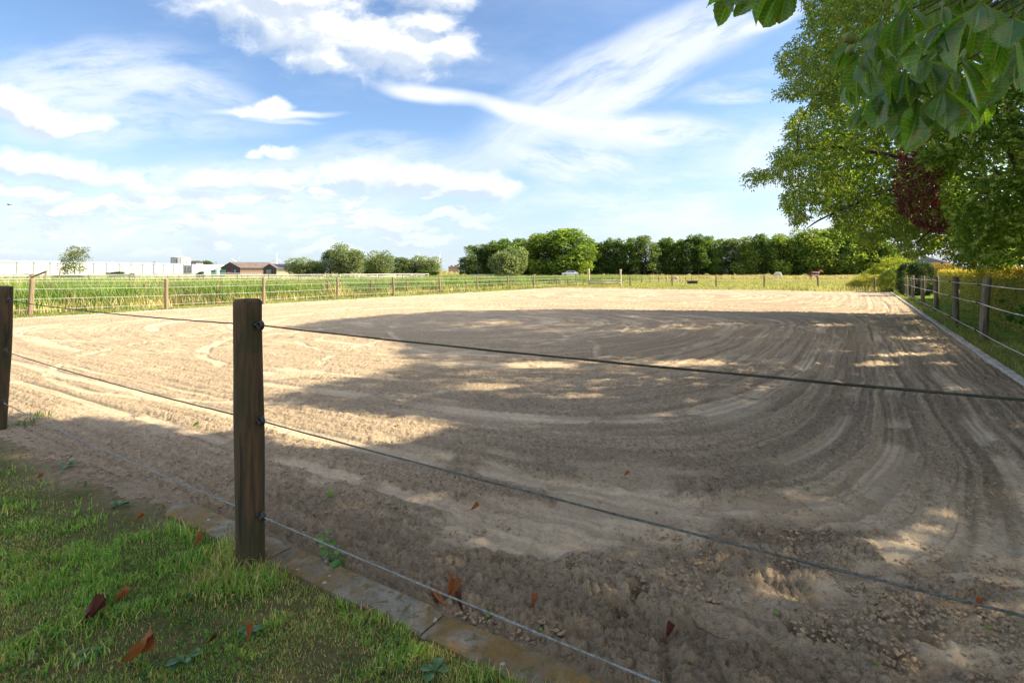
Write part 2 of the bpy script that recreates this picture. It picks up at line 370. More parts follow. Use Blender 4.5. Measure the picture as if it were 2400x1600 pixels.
FDIR = np.array((.849, -.528)); POST_N = np.array((-1.285, 2.62))
def build_sand():
    k = 1.0 + .0056
    D = 1.0 * k ** np.arange(int(math.log(54 / 1.0) / math.log(k)) + 2)
    T = np.linspace(-1.14, 1.06, 900)
    DD, TT = np.meshgrid(D, T, indexing='ij'); X = DD * TT; Y = DD.copy()
    P = np.stack([X, Y], -1)
    # wander so no line is dead straight
    wx = (fbm(X * .5, Y * .5, 3) - .5); wy = (fbm(X * .5 + 40, Y * .5 + 11, 3) - .5)
    ds = arena_d(P); inside = np.minimum.reduce(ds)
    # two loops, one in each half of the arena, the way it is ridden and harrowed
    split = np.abs(ds[3] - 20.5) * 1.15 + .5
    end = np.where(ds[3] < 20.5, ds[3], ds[1])
    dc = [np.maximum(d + .13 * wx, .02) for d in (ds[0], ds[2], end, split)]
    pw = 1.75
    F = (sum(d ** -pw for d in dc)) ** (-1 / pw)                # nested rounded loops, like the harrow's path
    F = F * 1.12 + .10 * wy
    n1 = lambda s, o=0: vnoise(F * s + o, np.zeros_like(F) + o * 1.7)
    patch = fbm(X * .9, Y * .9, 4); patch2 = fbm(X * 2.3 + 9, Y * 2.3, 3)
    lanes = .5 * n1(1.6, 3) + .5 * n1(3.8, 21)
    # some lanes pressed flat by wheels
    press = np.zeros_like(F)
    for f0, w, a in ((.95, .13, .9), (1.5, .16, 1.0), (1.85, .09, .7), (2.55, .16, 1.0), (3.25, .1, .7), (4.0, .13, .9), (4.75, .11, .9), (5.6, .09, .75), (6.5, .12, .85), (7.6, .1, .8), (8.6, .09, .8)):
        press = np.maximum(press, a * (1 - sst(w * .35, w * .75, np.abs(F - f0))) * sst(.40, .52, fbm(X * .35 + f0 * 3, Y * .35, 2) + .06))
    # free circles ridden or driven across the loops
    for (cx, cy, r, w) in ((-1.2, 12.2, 5.0, .16), (-1.8, 12.6, 3.0, .12), (-3.0, 10.6, 4.6, .12), (2.2, 14.0, 5.4, .14), (9.0, 36, 6.2, .3), (14, 36, 6.0, .3), (16, 30, 8.4, .3), (-8.5, 15.5, 4.2, .14), (3.5, 9.5, 6.6, .13)):
        rr = np.hypot(X - cx + .4 * wx, Y - cy + .4 * wy)
        press = np.maximum(press, .9 * (1 - sst(w * .35, w * .75, np.abs(rr - r))) * sst(.38, .5, fbm(X * .4 + r, Y * .4, 2) + .03))
    smooth = np.clip(press * .9 + .45 * sst(.54, .66, patch) * sst(.45, .6, lanes), 0, 1) * sst(.34, .52, patch2 + .08)
    near = 1 - sst(2.6, 5.2, DD + .5 * wx * 4)                  # churned ground close to the kerb and the corner
    edge = 1 - sst(.25, .75, inside + .3 * wx)
    nmask = sst(.50, .60, fbm(X * 1.3 + 5, Y * 1.3 + 2, 3)) * near
    smooth = np.clip(np.maximum(smooth, .95 * nmask) * (1 - .9 * edge), 0, 1)
    rough = 1 - smooth
    h = .035 * (fbm(X * .6, Y * .6, 3) - .5)
    h += .012 * (lanes - .5) * 2 * sst(.3, 1.2, inside)
    h -= .009 * smooth
    # long furrows that follow the loops
    fur = (vnoise(F * 9, (X - Y) * .35) - .5) * .8 + .9 * (vnoise(F * 24 + 5, (X - Y) * .7) - .5) + .5 * (vnoise(F * 47 + 5, (X - Y) * 1.4) - .5)
    lod = 1 / (1 + (DD / 14) ** 2)
    q1 = 1 - np.abs(vnoise(F * 15 + 3, (X + Y) * .25) * 2 - 1); q2 = 1 - np.abs(vnoise(F * 31 + 8, (X + Y) * .4) * 2 - 1)
    crisp = sst(.62, .98, q1) * .6 + sst(.6, .98, q2) * .5         # narrow grooves left by the harrow's teeth
    h -= .020 * crisp * sst(.30, .48, fbm(X * .8 + 13, Y * .8, 3)) * (1 - .35 * near)
    h += (.024 + .006 * (1 - lod)) * fur * (1 - .4 * near) * (.35 + rough * .65)
    # tyre ribs in the pressed lanes
    rib = np.sin(F * 2 * math.pi / .042) * (1 - sst(4.5, 7, DD))
    h += .006 * rib * press * sst(.48, .56, fbm(X * .8 + 3, Y * .8, 2))
    # clods
    b1 = 1 - np.abs(fbm(X * 11, Y * 11, 2) * 2 - 1) * 2; b2 = np.abs(fbm(X * 26 + 7, Y * 26, 2) * 2 - 1); b3 = fbm(X * 60, Y * 60, 2) - .5
    cl = .014 * b1 + .036 * b2 + .024 * b3 * (DD < 9)
    h += cl * (rough * .85 + .12) * (.62 + .30 * near + .12 * edge)
    # bigger lumps, drag marks and ridges in the churned near strip
    big = np.abs(fbm(X * 2.6 + 3, Y * 2.6, 4) * 2 - 1)
    h += near * (.034 * (sst(.0, .35, big) - .5) * (1 - .4 * smooth) + .026 * (fbm(X * 4, Y * 4, 3) - .5))
    h += .018 * edge * near
    # footprints and hoofprints
    prints = []
    for (x, y) in ((1168, 1320), (1345, 1332), (1448, 1428), (1960, 1232), (2130, 1350), (1500, 1385), (2185, 1500), (1880, 1470), (1700, 1330)):
        prints.append((*G(x, y), .045, .085, .045))
    r_ = np.random.RandomState(3)
    for i in range(150):
        f = r_.uniform(0, 1); y = 1.5 + 7 * f * f; x = r_.uniform(-1.0, .95) * y
        prints.append((x, y, r_.uniform(.05, .09), r_.uniform(.12, .2), r_.uniform(.004, .014)))
    def trail(x0, y0, x1, y1, step, dep=.03):
        a = np.array(G(x0, y0)); b_ = np.array(G(x1, y1)); L = np.linalg.norm(b_ - a); n = int(L / step)
        for i in range(n):
            p = a + (b_ - a) * (i / n) + r_.normal(0, .05, 2); prints.append((p[0], p[1], .13, .13, dep * r_.uniform(.7, 1.1)))
    trail(100, 803, 960, 817, .42, .05); trail(190, 783, 900, 794, .42, .04); trail(1350, 876, 1660, 890, .5, .04)
    trail(760, 722, 1000, 735, .6, .05); trail(950, 712, 1250, 726, .6, .05)
    for (x, y, a, l, dep) in prints:
        i0 = np.searchsorted(D, y - l * 2.2); i1 = np.searchsorted(D, y + l * 2.2)
        if i0 >= len(D) or i1 <= i0: continue
        ya = Y[i0:i1]; xa = X[i0:i1]
        q = ((xa - x) / a) ** 2 + ((ya - y) / (l * .62)) ** 2
        h[i0:i1] -= dep * (1 - sst(.25, 1.1, q)); h[i0:i1] += dep * .38 * np.exp(-((np.sqrt(q) - 1.45) / .38) ** 2)
    h -= .012
    # outside the kerb the sheet dives under the ground
    al = (POST_N[0] - X) * .849 - (POST_N[1] - Y) * .528        # metres left of the near post along the kerb
    bury = sst(.9, 1.5, al + .25 * wx)
    out = inside < -.02 - .17 * bury
    h = np.where(out, -.35, h)
    h = np.where((inside >= -.25) & (inside < .05) & (al < 1.0), np.minimum(h, .012), h)
    h = np.where(~out & (inside < .05) & (al >= 1.0), np.clip(h * .5 + .012 * bury, -.01, .03), h)
    # only keep what is at or near the arena
    ok = inside > -.25
    idx = np.arange(X.size).reshape(X.shape)
    q = ok[:-1, :-1] | ok[1:, 1:]
    a = idx[:-1, :-1][q]; b_ = idx[:-1, 1:][q]; c = idx[1:, 1:][q]; d = idx[1:, :-1][q]
    faces = np.stack([a, b_, c, d], 1)
    used = np.unique(faces); remap = np.full(X.size, -1); remap[used] = np.arange(len(used)); faces = remap[faces]
    Vt = np.stack([X, Y, h], -1).reshape(-1, 3)[used]
    damp = np.clip(edge * near * .8 + near * .35 * sst(.45, .6, fbm(X * 1.1 + 70, Y * 1.1, 3)), 0, 1)
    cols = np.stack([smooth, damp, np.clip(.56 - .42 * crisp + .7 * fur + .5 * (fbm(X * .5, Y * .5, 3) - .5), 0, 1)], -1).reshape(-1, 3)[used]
    # coarser sheet for the corner of the arena that lies beside and behind the camera
    gx, gy = np.meshgrid(np.arange(-19, 19, .12), np.arange(0, 15, .12), indexing='ij'); gp = np.stack([gx, gy], -1); gi = np.minimum.reduce(arena_d(gp))
    gz = .03 * (fbm(gx * 1.5, gy * 1.5, 3) - .5) + .03 * (fbm(gx * 7, gy * 7, 2) - .5) - .02
    gt = gx / np.maximum(gy, .01); need = ((gt > .85) | (gt < -.95) | (gy < 1.3)) & (gi > -.15); gz = gz - .07 * ((gt < 1.0) & (gt > -1.08) & (gy > 1.1)); gz = np.where(gi < .02, np.minimum(gz, -.03), gz)
    gidx = np.arange(gx.size).reshape(gx.shape); gq = need[:-1, :-1] & need[1:, 1:] & need[1:, :-1] & need[:-1, 1:]
    gf = np.stack([gidx[:-1, :-1][gq], gidx[1:, :-1][gq], gidx[1:, 1:][gq], gidx[:-1, 1:][gq]], 1) + len(Vt)
    Vt = np.vstack([Vt, np.stack([gx, gy, gz], -1).reshape(-1, 3)]); faces = np.vstack([faces, gf]); cols = np.vstack([cols, np.tile((.2, .3, .5), (gx.size, 1))])
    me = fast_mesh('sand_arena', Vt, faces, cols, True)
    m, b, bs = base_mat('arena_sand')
    co = geopos(b); at = b.sep(b.attr('Col'))
    fine = b.noise(co, 90, 4, .65); mid = b.noise(co, 19, 6, .68); wide = b.noise(co, 1.1, 4, .6)
    c = b.mix(b.ss(b.m('ADD', b.m('MULTIPLY', mid, .6), b.m('MULTIPLY', fine, .4)), .36, .62), (.365, .280, .190), (.540, .425, .295))
    c = b.mix(b.m('MULTIPLY', at[0], .5), c, (.60, .485, .345))
    c = b.mix(b.m('MULTIPLY', b.ss(at[2], .66, .30, 0, .50), b.ss(b.sep(co)[0], -3.0, 4.0, .35, 1)), c, (.20, .150, .105))  # shade in furrows and grooves painted into the colour, stronger to the right
    c = b.mix(b.m('MULTIPLY', b.ss(b.noise(co, 34, 3, .6), .56, .64, 0, .65), b.m('SUBTRACT', 1.0, b.m('MULTIPLY', at[0], .75))), c, (.135, .100, .068))  # dark speckles painted in as the shadows of small clods
    c = b.mix(b.ss(wide, .42, .66, 0, .25), c, (.36, .27, .18))
    c = b.mix(b.m('MULTIPLY', at[1], .55), c, (.25, .185, .12))
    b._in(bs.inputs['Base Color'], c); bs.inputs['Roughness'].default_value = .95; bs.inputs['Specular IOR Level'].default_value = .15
    hh = b.m('ADD', b.m('MULTIPLY', b.noise(co, 45, 5, .65), 1.0), b.m('MULTIPLY', b.noise(co, 160, 3, .6), .35))
    hh = b.m('ADD', hh, b.m('MULTIPLY', b.noise(co, 9, 4, .65), 1.6))
    hh = b.m('MULTIPLY', hh, b.ss(at[0], 0, 1, 1, .35))
    bump(b, bs, hh, 1.0, .034)
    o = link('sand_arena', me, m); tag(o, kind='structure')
    return Vt, h, D, T
sandV, sandH, sandD, sandT = build_sand()
def sand_z(x, y):
    i = np.clip(np.searchsorted(sandD, y), 0, len(sandD) - 1); t = np.asarray(x) / np.asarray(y)
    j = np.clip(((t - sandT[0]) / (sandT[1] - sandT[0]) * (len(sandT) - 1)).astype(int) if isinstance(t, np.ndarray) else int((t - sandT[0]) / (sandT[1] - sandT[0]) * (len(sandT) - 1)), 0, len(sandT) - 1)
    return sandH[i, j]

# ------------------------------------------------------------------ ground outside the arena
def soil_mat(name, c1, c2, c3):
    m, b, bs = base_mat(name)
    co = geopos(b)
    c = b.mix(b.ss(b.noise(co, 3.2, 5, .6), .4, .6), c1, c2)
    c = b.mix(b.ss(b.noise(co, .11, 5, .6), .44, .62), c, c3)
    c = b.mix(b.ss(b.noise(co, 30, 3, .6), .45, .7, 0, .5), c, tuple(x * .55 for x in c1))
    b._in(bs.inputs['Base Color'], c); bs.inputs['Roughness'].default_value = 1; bs.inputs['Specular IOR Level'].default_value = .05
    bump(b, bs, b.m('ADD', b.noise(co, 40, 4, .6), b.noise(co, 9, 4, .6)), .8, .03)
    return m
M_meadow = soil_mat('meadow_turf', (.15, .165, .045), (.24, .22, .075), (.27, .235, .10))
M_lawn = soil_mat('lawn_turf', (.085, .090, .030), (.125, .105, .050), (.075, .09, .025))
def _worn(m):
    b = NB(m.node_tree); bs = m.node_tree.nodes['Principled BSDF']; src = bs.inputs['Base Color'].links[0].from_socket; co = geopos(b)
    b._in(bs.inputs['Base Color'], b.mix(b.sep(b.attr('Col'))[0], src, b.mix(b.ss(b.noise(co, 22, 4, .6), .4, .62), (.27, .205, .135), (.16, .12, .08))))
_worn(M_lawn)
BIG = 9000
outer = [(-BIG, -200), (BIG, -200), (BIG, BIG), (-BIG, BIG)]
# ring from the arena's edge to the horizon
ring_in = [C_NR, C_FR, C_FL, C_NL]
vin = [(*p, 0.0) for p in ring_in]; vsk = [(*p, -.4) for p in ring_in]
vout = [(BIG, -200, 0), (BIG, BIG, 0), (-BIG, BIG, 0), (-BIG, -200, 0)]
gme = fast_mesh('ground', vin + vout + vsk, np.array([(0, 4, 5, 1), (1, 5, 6, 2), (2, 6, 7, 3), (3, 7, 4, 0), (0, 1, 9, 8), (1, 2, 10, 9), (2, 3, 11, 10), (3, 0, 8, 11)]), None, False)
tag(link('meadow_ground', gme, M_meadow), kind='structure')

def lawn_z(X, Y):
    return .018 + .035 * (fbm(X * 1.1, Y * 1.1, 3) - .35) + .012 * (fbm(X * 6, Y * 6, 2) - .5)
dNv = (C_NR - C_NL) / np.linalg.norm(C_NR - C_NL)
def build_lawn():
    D = .55 * 1.018 ** np.arange(200); D = D[D < 14]; T = np.linspace(-1.4, 1.2, 260)
    DD, TT = np.meshgrid(D, T, indexing='ij'); X = DD * TT; Y = DD
    P = np.stack([X, Y], -1); s = side_dist(P, C_NL, C_NR)      # negative on the lawn's side
    al = (POST_N[0] - X) * .849 - (POST_N[1] - Y) * .528
    lim = -.142 + .132 * sst(.8, 1.4, al)
    nv = np.array((-dNv[1], dNv[0]))
    mv = np.where(s > lim, s - lim, 0); X = X - nv[0] * mv; Y = Y - nv[1] * mv
    z = lawn_z(X, Y); ok = s < .35
    z = np.where(s > -.15, z * .5 - .0, z)
    worn = 1 - sst(.05, .42, (lim - s) + .5 * (fbm(X * 2.2, Y * 2.2, 3) - .5)); worn = worn * sst(.5, 1.6, al) * (s < 0)
    idx = np.arange(X.size).reshape(X.shape)
    q = ok[:-1, :-1] & ok[1:, 1:] & ok[1:, :-1] & ok[:-1, 1:]
    f = np.stack([idx[:-1, :-1][q], idx[:-1, 1:][q], idx[1:, 1:][q], idx[1:, :-1][q]], 1)
    u = np.unique(f); rm = np.full(X.size, -1); rm[u] = np.arange(len(u))
    me = fast_mesh('lawn', np.stack([X, Y, z], -1).reshape(-1, 3)[u], rm[f], np.stack([worn] * 3, -1).reshape(-1, 3)[u])
    tag(link('lawn', me, M_lawn), kind='structure')
build_lawn()

def blades(P, h, w, col, lean=.5, wind=(0, 0), seed=0, tipcol=None):
    """grass blades: a quad and a tip triangle each"""
    r = np.random.RandomState(seed); n = len(P); P = np.asarray(P, float)
    a = r.uniform(0, 2 * math.pi, n); b = r.uniform(0, 2 * math.pi, n)
    side = np.stack([np.cos(a), np.sin(a), np.zeros(n)], 1) * (w * .5)[:, None]
    ln = r.uniform(.1, 1, n) * lean
    dr = np.stack([np.cos(b) * ln + wind[0], np.sin(b) * ln + wind[1], np.zeros(n)], 1)
    up = np.array([0, 0, 1.])
    m1 = P + (dr * .3 + up * .55) * h[:, None]
    tp = P + (dr * 1.0 + up * np.sqrt(np.clip(1 - ln ** 2 * .6, .15, 1))[:, None] * .95) * h[:, None]
    Vt = np.stack([P - side, P + side, m1 + side * .75, m1 - side * .75, tp], 1).reshape(-1, 3)
    i = np.arange(n)[:, None] * 5
    q = i + np.array([[0, 1, 2, 3]]); t = i + np.array([[3, 2, 4]])
    c = np.repeat(col[:, None, :], 5, 1)
    if tipcol is not None: c[:, 4] = tipcol; c[:, 2:4] = .5 * (c[:, 2:4] + tipcol[:, None, :])
    return Vt, [q, t], c.reshape(-1, 3)
def palette(n, cols, wts, r, var=.25):
    i = r.choice(len(cols), n, p=np.array(wts) / sum(wts)); c = np.array(cols)[i]
    return c * r.uniform(1 - var, 1 + var, (n, 1))

def build_lawn_grass():
    r = np.random.RandomState(11); n = 250000
    D = 1.35 * (9.5 / 1.35) ** r.uniform(0, 1, n) ** 1.05; T = r.uniform(-1.12, .35, n); X = D * T; Y = D
    s = side_dist(np.stack([X, Y], -1), C_NL, C_NR)
    wob = (.10 * (fbm(X * 2.2, Y * 2.2, 3) - .5) + .05) * sst(.1, .8, (POST_N[0] - X) * .849 - (POST_N[1] - Y) * .528)
    far_worn = sst(.5, 1.6, (POST_N[0] - X) * .849 - (POST_N[1] - Y) * .528) * .34                             # worn bare strip beside the kerb further away
    dens = fbm(X * 3.0 + 3, Y * 3.0, 3)
    keep = (s < -.158 - np.clip(far_worn + wob * 2, 0, 1) * (r.uniform(.3, 1.3, n))) & (r.uniform(0, 1, n) < sst(.22, .48, dens) + .25 + .6 * np.exp(-((s + .20) / .06) ** 2))
    bp = np.hypot(X - POST_N[0], Y - POST_N[1]) < .075
    keep &= ~bp
    X, Y, s, D, dens = X[keep], Y[keep], s[keep], D[keep], dens[keep]; n = len(X)
    P = np.stack([X, Y, lawn_z(X, Y) * np.where(s > -.15, .5, 1) - .004], 1)
    tuft = sst(.50, .66, fbm(X * 5 + 50, Y * 5, 3)); dry = sst(.42, .62, fbm(X * 1.6 + 20, Y * 1.6 + 5, 3))
    edge = np.exp(-((s + .21) / .06) ** 2) * sst(.35, .6, fbm(X * 4 + 7, Y * 4, 2)); postt = np.exp(-((X - POST_N[0]) ** 2 + (Y - POST_N[1]) ** 2) / .05)
    h = (.018 + .022 * tuft + .075 * edge * r.uniform(.15, 1, n) + .10 * postt * r.uniform(.2, 1, n)) * r.uniform(.6, 1.35, n) * (1 + .06 * D)
    w = (.0022 + .0012 * tuft) * (1 + .32 * (D - 1.4)) * r.uniform(.7, 1.3, n)
    green = palette(n, [(0.218, 0.429, 0.067), (0.156, 0.337, 0.053), (0.332, 0.495, 0.097), (0.125, 0.247, 0.048)], [4, 4, 2, 2], r)
    straw = palette(n, [(0.557, 0.448, 0.193), (0.386, 0.338, 0.133), (0.726, 0.605, 0.316)], [3, 3, 1], r)
    mixf = (r.uniform(0, 1, n) < .13 + .42 * dry * (1 - .6 * tuft))[:, None]
    col = np.where(mixf, straw, green)
    Vt, F, c = blades(P, h, w, col, .95, (.05, 0), 5)
    # broad little clover and weed leaves among the blades
    n2 = 9000; D = 1.35 * (6 / 1.35) ** r.uniform(0, 1, n2); X = D * r.uniform(-1.12, .3, n2); Y = D
    s = side_dist(np.stack([X, Y], -1), C_NL, C_NR); k = (s < -.2) & (fbm(X * 4 + 90, Y * 4 + 9, 3) > .53)
    X, Y, D = X[k], Y[k], D[k]; m = len(X)
    V2, F2, c2, _ = leaves(np.stack([X, Y, lawn_z(X, Y) + r.uniform(.004, .03, m)], 1), rdir(r, m, .4), rnorm(r, m, 1.6), r.uniform(.012, .03, m), r.uniform(.5, .8, m), palette(m, [(.07, .17, .03), (.05, .12, .03), (.12, .22, .05)], [3, 2, 1], r))
    me = fast_mesh('lawn_grass', np.vstack([Vt, V2]), [F[0], F[1]] + [f + len(Vt) for f in F2], np.vstack([c, c2]), False)
    tag(link('lawn_grass', me, M_grass), 'short uneven lawn grass with dry patches in the left foreground beside the concrete kerb', 'grass', kind='stuff')

def rdir(r, n, down=0.0):
    d = r.normal(0, 1, (n, 3)); d[:, 2] = d[:, 2] * .6 - down; return d / np.linalg.norm(d, axis=1)[:, None]
def rnorm(r, n, up=.8):
    d = r.normal(0, 1, (n, 3)); d[:, 2] += up; return d / np.linalg.norm(d, axis=1)[:, None]
def leaves(P, d, nrm, L, wf, col, fold=.18, droop=.15):
    """pointed leaves folded along the midrib: 2 quads, 6 points each. wf = width / length"""
    P = np.asarray(P, float); n = len(P); L = np.broadcast_to(np.asarray(L, float), (n,)); wf = np.broadcast_to(np.asarray(wf, float), (n,))
    s = np.cross(d, nrm); s /= np.linalg.norm(s, axis=1)[:, None] + 1e-9; u = np.cross(s, d)
    Lc = L[:, None]; W2 = (L * wf / 2)[:, None]
    mid = P + d * Lc * .45 + u * Lc * .04; tip = P + d * Lc - u * Lc * droop
    l = P + d * Lc * .45 + s * W2 + u * W2 * fold * 2; r_ = P + d * Lc * .45 - s * W2 + u * W2 * fold * 2
    Vt = np.stack([P, l, tip, r_], 1).reshape(-1, 3)
    i = np.arange(n)[:, None] * 4
    return Vt, [i + np.array([[0, 1, 2]]), i + np.array([[0, 2, 3]])], np.repeat(col, 4, 0), mid

# ------------------------------------------------------------------ near rope fence
POST_N = np.array((-1.285, 2.62)); POST_L = np.array((-4.70, 4.87)); POST_R = POST_N + FDIR * 4.1
build_lawn_grass()
def round_post(name, base, top, rad, mat, parent, seed=0, seg=28, rings=34, z0=-.05, taper=.97, chamfer=True):
    r = np.random.RandomState(seed); b = np.array(base, float); t = np.array(top, float)
    if len(b) < 3: b = np.array((b[0], b[1], z0))
    H = np.linalg.norm(t - b); ax = (t - b) / H; s = np.cross(ax, (0, 1, 0)); s /= np.linalg.norm(s); u = np.cross(ax, s)
    zz = np.linspace(0, 1, rings); th = np.arange(seg) / seg * 2 * math.pi
    rr = rad * (1 + (taper - 1) * zz)[:, None] * (1 + .07 * (fbm(np.cos(th)[None] * 1.3 + seed, np.sin(th)[None] * 1.3 + zz[:, None] * 3.2, 3) - .5) + .025 * np.sin(zz * 9 + seed)[:, None])
    off = np.stack([.06 * rad * np.sin(zz * 5 + seed), .08 * rad * np.sin(zz * 4 + seed * 2)], 1)
    Vt = b + ax * (zz * H)[:, None, None] + s * (rr * np.cos(th) + off[:, :1])[..., None] + u * (rr * np.sin(th) + off[:, 1:])[..., None]
    Vt = list(Vt.reshape(-1, 3)); k = rings
    F = [(i * seg + j, i * seg + (j + 1) % seg, (i + 1) * seg + (j + 1) % seg, (i + 1) * seg + j) for i in range(k - 1) for j in range(seg)]
    if chamfer:
        last = np.array(Vt[-seg:]); c = last.mean(0)
        for f_, dz in ((.93, .10 * rad), (.80, .22 * rad), (.4, .23 * rad)):
            Vt += list(c + (last - c) * f_ + ax * dz)
            F += [((k - 1) * seg + j, (k - 1) * seg + (j + 1) % seg, k * seg + (j + 1) % seg, k * seg + j) for j in range(seg)]; k += 1
    F.append(tuple((k - 1) * seg + j for j in range(seg)))
    m = MB(); m.add(Vt, F); return m.build(name, mat, parent, True)

def insulator(parent, p, dirv, mat=M_black, s=1.0):
    """black ring on a screw: ring stands in the vertical plane of the fence, screw goes into the post"""
    m = MB(); d = np.array((dirv[0], dirv[1], 0.)); up = np.array((0, 0, 1.)); n = np.cross(d, up)
    p = np.array(p, float); c = p + d * .036 * s
    th = np.linspace(0, 2 * math.pi, 21)[:-1]
    ring = [c + (np.cos(a) * d + np.sin(a) * up) * .0165 * s for a in th]
    V_ = []; F = []
    ns = 8
    for i, a in enumerate(th):
        rad = np.cos(a) * d + np.sin(a) * up
        for j in range(ns):
            q = j / ns * 2 * math.pi; V_.append(ring[i] + rad * math.cos(q) * .0085 * s + n * math.sin(q) * .010 * s)
    for i in range(20):
        for j in range(ns): F.append((i * ns + j, i * ns + (j + 1) % ns, ((i + 1) % 20) * ns + (j + 1) % ns, ((i + 1) % 20) * ns + j))
    m.add(V_, F)
    m.tube([p - d * .02 * s, p + d * .012 * s], [.004 * s, .004 * s], 8); m.tube([p - d * .004 * s, p + d * .006 * s, p + d * .016 * s], [.015 * s, .013 * s, .009 * s], 12)
    m.tube([c - up * .022 * s, c - up * .032 * s], [.009 * s, .004 * s], 6)
    return m.build('insulator', mat, parent, True)

def twisted_rope(name, a, b, rad, sag, mat, parent, lay=.03, seg=420):
    a = np.array(a, float); b = np.array(b, float); L = np.linalg.norm(b - a)
    t = np.linspace(0, 1, seg); c = a + (b - a) * t[:, None]; c[:, 2] -= sag * 4 * t * (1 - t)
    d = (b - a) / L; s = np.cross(d, (0, 0, 1)); s /= np.linalg.norm(s); u = np.cross(s, d)
    nr = 9; th = np.arange(nr) / nr * 2 * math.pi; ph = t * L / lay * 2 * math.pi
    rr = rad * (1 + .22 * np.cos(3 * (th[None] - ph[:, None])))
    Vt = c[:, None] + rr[..., None] * (np.cos(th)[None, :, None] * s + np.sin(th)[None, :, None] * u)
    i, j = np.meshgrid(np.arange(seg - 1), np.arange(nr), indexing='ij')
    F = np.stack([i * nr + j, i * nr + (j + 1) % nr, (i + 1) * nr + (j + 1) % nr, (i + 1) * nr + j], -1).reshape(-1, 4)
    return link(name, fast_mesh(name, Vt.reshape(-1, 3), F), mat, parent)

def build_near_fence():
    t = thing('rope_fence', (*POST_N, 0), 'dark rope fence on thick round posts across the foreground beside the lawn', 'fence')
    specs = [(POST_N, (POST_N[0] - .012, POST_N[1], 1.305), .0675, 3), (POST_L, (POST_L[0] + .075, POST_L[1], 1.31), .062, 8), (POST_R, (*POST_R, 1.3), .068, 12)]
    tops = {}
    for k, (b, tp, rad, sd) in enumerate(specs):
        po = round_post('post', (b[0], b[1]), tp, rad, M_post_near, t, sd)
        for z in (1.195, .735, .275):
            f = z / tp[2]; x = b[0] + (tp[0] - b[0]) * f; y = b[1] + (tp[1] - b[1]) * f
            p = np.array((x, y)) + FDIR * (rad - .004)
            insulator(po, (p[0], p[1], z + (.01 if k == 1 else 0)), FDIR, s=1.0)
            tops[(k, z)] = (x + FDIR[0] * (rad + .034), y + FDIR[1] * (rad + .034), z)
    for z, m, r_ in ((1.195, M_rope_dark, .0033), (.735, M_rope_dark, .0033), (.275, M_rope, .0036)):
        twisted_rope('rope', tops[(1, z)], tops[(0, z)], r_, .02, m, t)
        twisted_rope('rope', tops[(0, z)], tops[(2, z)], r_, .02, m if z > .8 or z < .5 else M_rope_mid, t)
        e = np.array(tops[(1, z)]) - np.array([FDIR[0], FDIR[1], 0]) * 4.2
        twisted_rope('rope', e, tops[(1, z)], r_, .02, m, t, seg=200)
build_near_fence()

# ------------------------------------------------------------------ concrete kerbs, slab by slab
def kerb_mat(name, base, lichen):
    m, b, bs = base_mat(name)
    co = geopos(b); n1 = b.noise(co, 7, 6, .65); n2 = b.noise(co, 60, 4, .6)
    c = b.mix(b.ss(n1, .35, .65), base, tuple(x * .6 for x in base))
    c = b.mix(b.m('MULTIPLY', b.ss(b.noise(co, 3.1, 5, .7), .42, .60), lichen), c, (.20, .115, .028))
    c = b.mix(b.m('MULTIPLY', b.ss(b.noise(co, 24, 5, .7), .50, .62), lichen), c, (.11, .10, .03))
    c = b.mix(b.ss(n2, .45, .75, 0, .45), c, tuple(x * .35 for x in base))
    vo = b.n('ShaderNodeTexVoronoi'); b._in(vo.inputs['Vector'], b.vm('ADD', co, b.scale(b.noise(co, 40, 2, .5, col=True), .03))); vo.inputs['Scale'].default_value = 17
    sp = b.m('MULTIPLY', b.ss(vo.outputs['Distance'], .19, .13), b.ss(b.sep(vo.outputs['Color'])[0], .62, .66))
    c = b.mix(b.m('MULTIPLY', sp, .8 * lichen), c, (.40, .41, .38))
    b._in(bs.inputs['Base Color'], c); bs.inputs['Roughness'].default_value = .92
    bump(b, bs, b.m('ADD', n2, n1), .7, .006); return m
M_kerb_near = kerb_mat('lichened_concrete', (.26, .225, .175), 1.0); M_kerb = kerb_mat('pale_concrete', (.50, .47, .42), .1)
def kerb(name, A, B, start, end, first, L, w, ztop, mat, label, seed):
    A = np.array(A); B = np.array(B); d = (B - A) / np.linalg.norm(B - A); n = np.array((d[1], -d[0]))    # n points out of the arena
    t = tag(bpy.data.objects.new(name, None), label, None, None, 'structure'); COL.objects.link(t); t.location = (*A, 0)
    r = np.random.RandomState(seed); x = first
    while x > start: x -= L
    while x < end:
        m = MB(); nz = 14; xs = np.linspace(x + .004, x + L - .004, nz); zt = ztop + r.uniform(-.004, .004); tw = r.uniform(-.006, .006); sh = r.uniform(-.006, .006)
        prof = [(-.0, -.22), (0, -.012), (.006, 0), (w - .008, 0), (w, -.012), (w, -.22)]
        V_ = []; 
        for i, q in enumerate(xs):
            e = .006 if i in (0, nz - 1) else 0
            for j, (o, z) in enumerate(prof):
                jit = .0022 * r.normal() if j in (1, 2, 3, 4) else 0
                chip = -.010 * max(0, fbm(np.array(q * 6.), np.array(j * 3. + seed), 2) - .60) * 6 if j in (2, 3) else 0
                p = A + d * q + n * (o + sh + tw * (i / nz) + jit); low = (.075 * max(0, min(1, (float(np.dot(POST_N - p, dN)) - .85) / .5)) if name == 'near_kerb' else 0); V_.append((p[0], p[1], zt + z - e + jit + chip - low))
        k = len(prof)
        F = [(i * k + j, i * k + j + 1, (i + 1) * k + j + 1, (i + 1) * k + j) for i in range(nz - 1) for j in range(k - 1)]
        F += [tuple(range(k))[::-1], tuple((nz - 1) * k + j for j in range(k))]
        m.add(V_, F); o = m.build('kerb_slab', mat, t, False)
        x += L
    return t
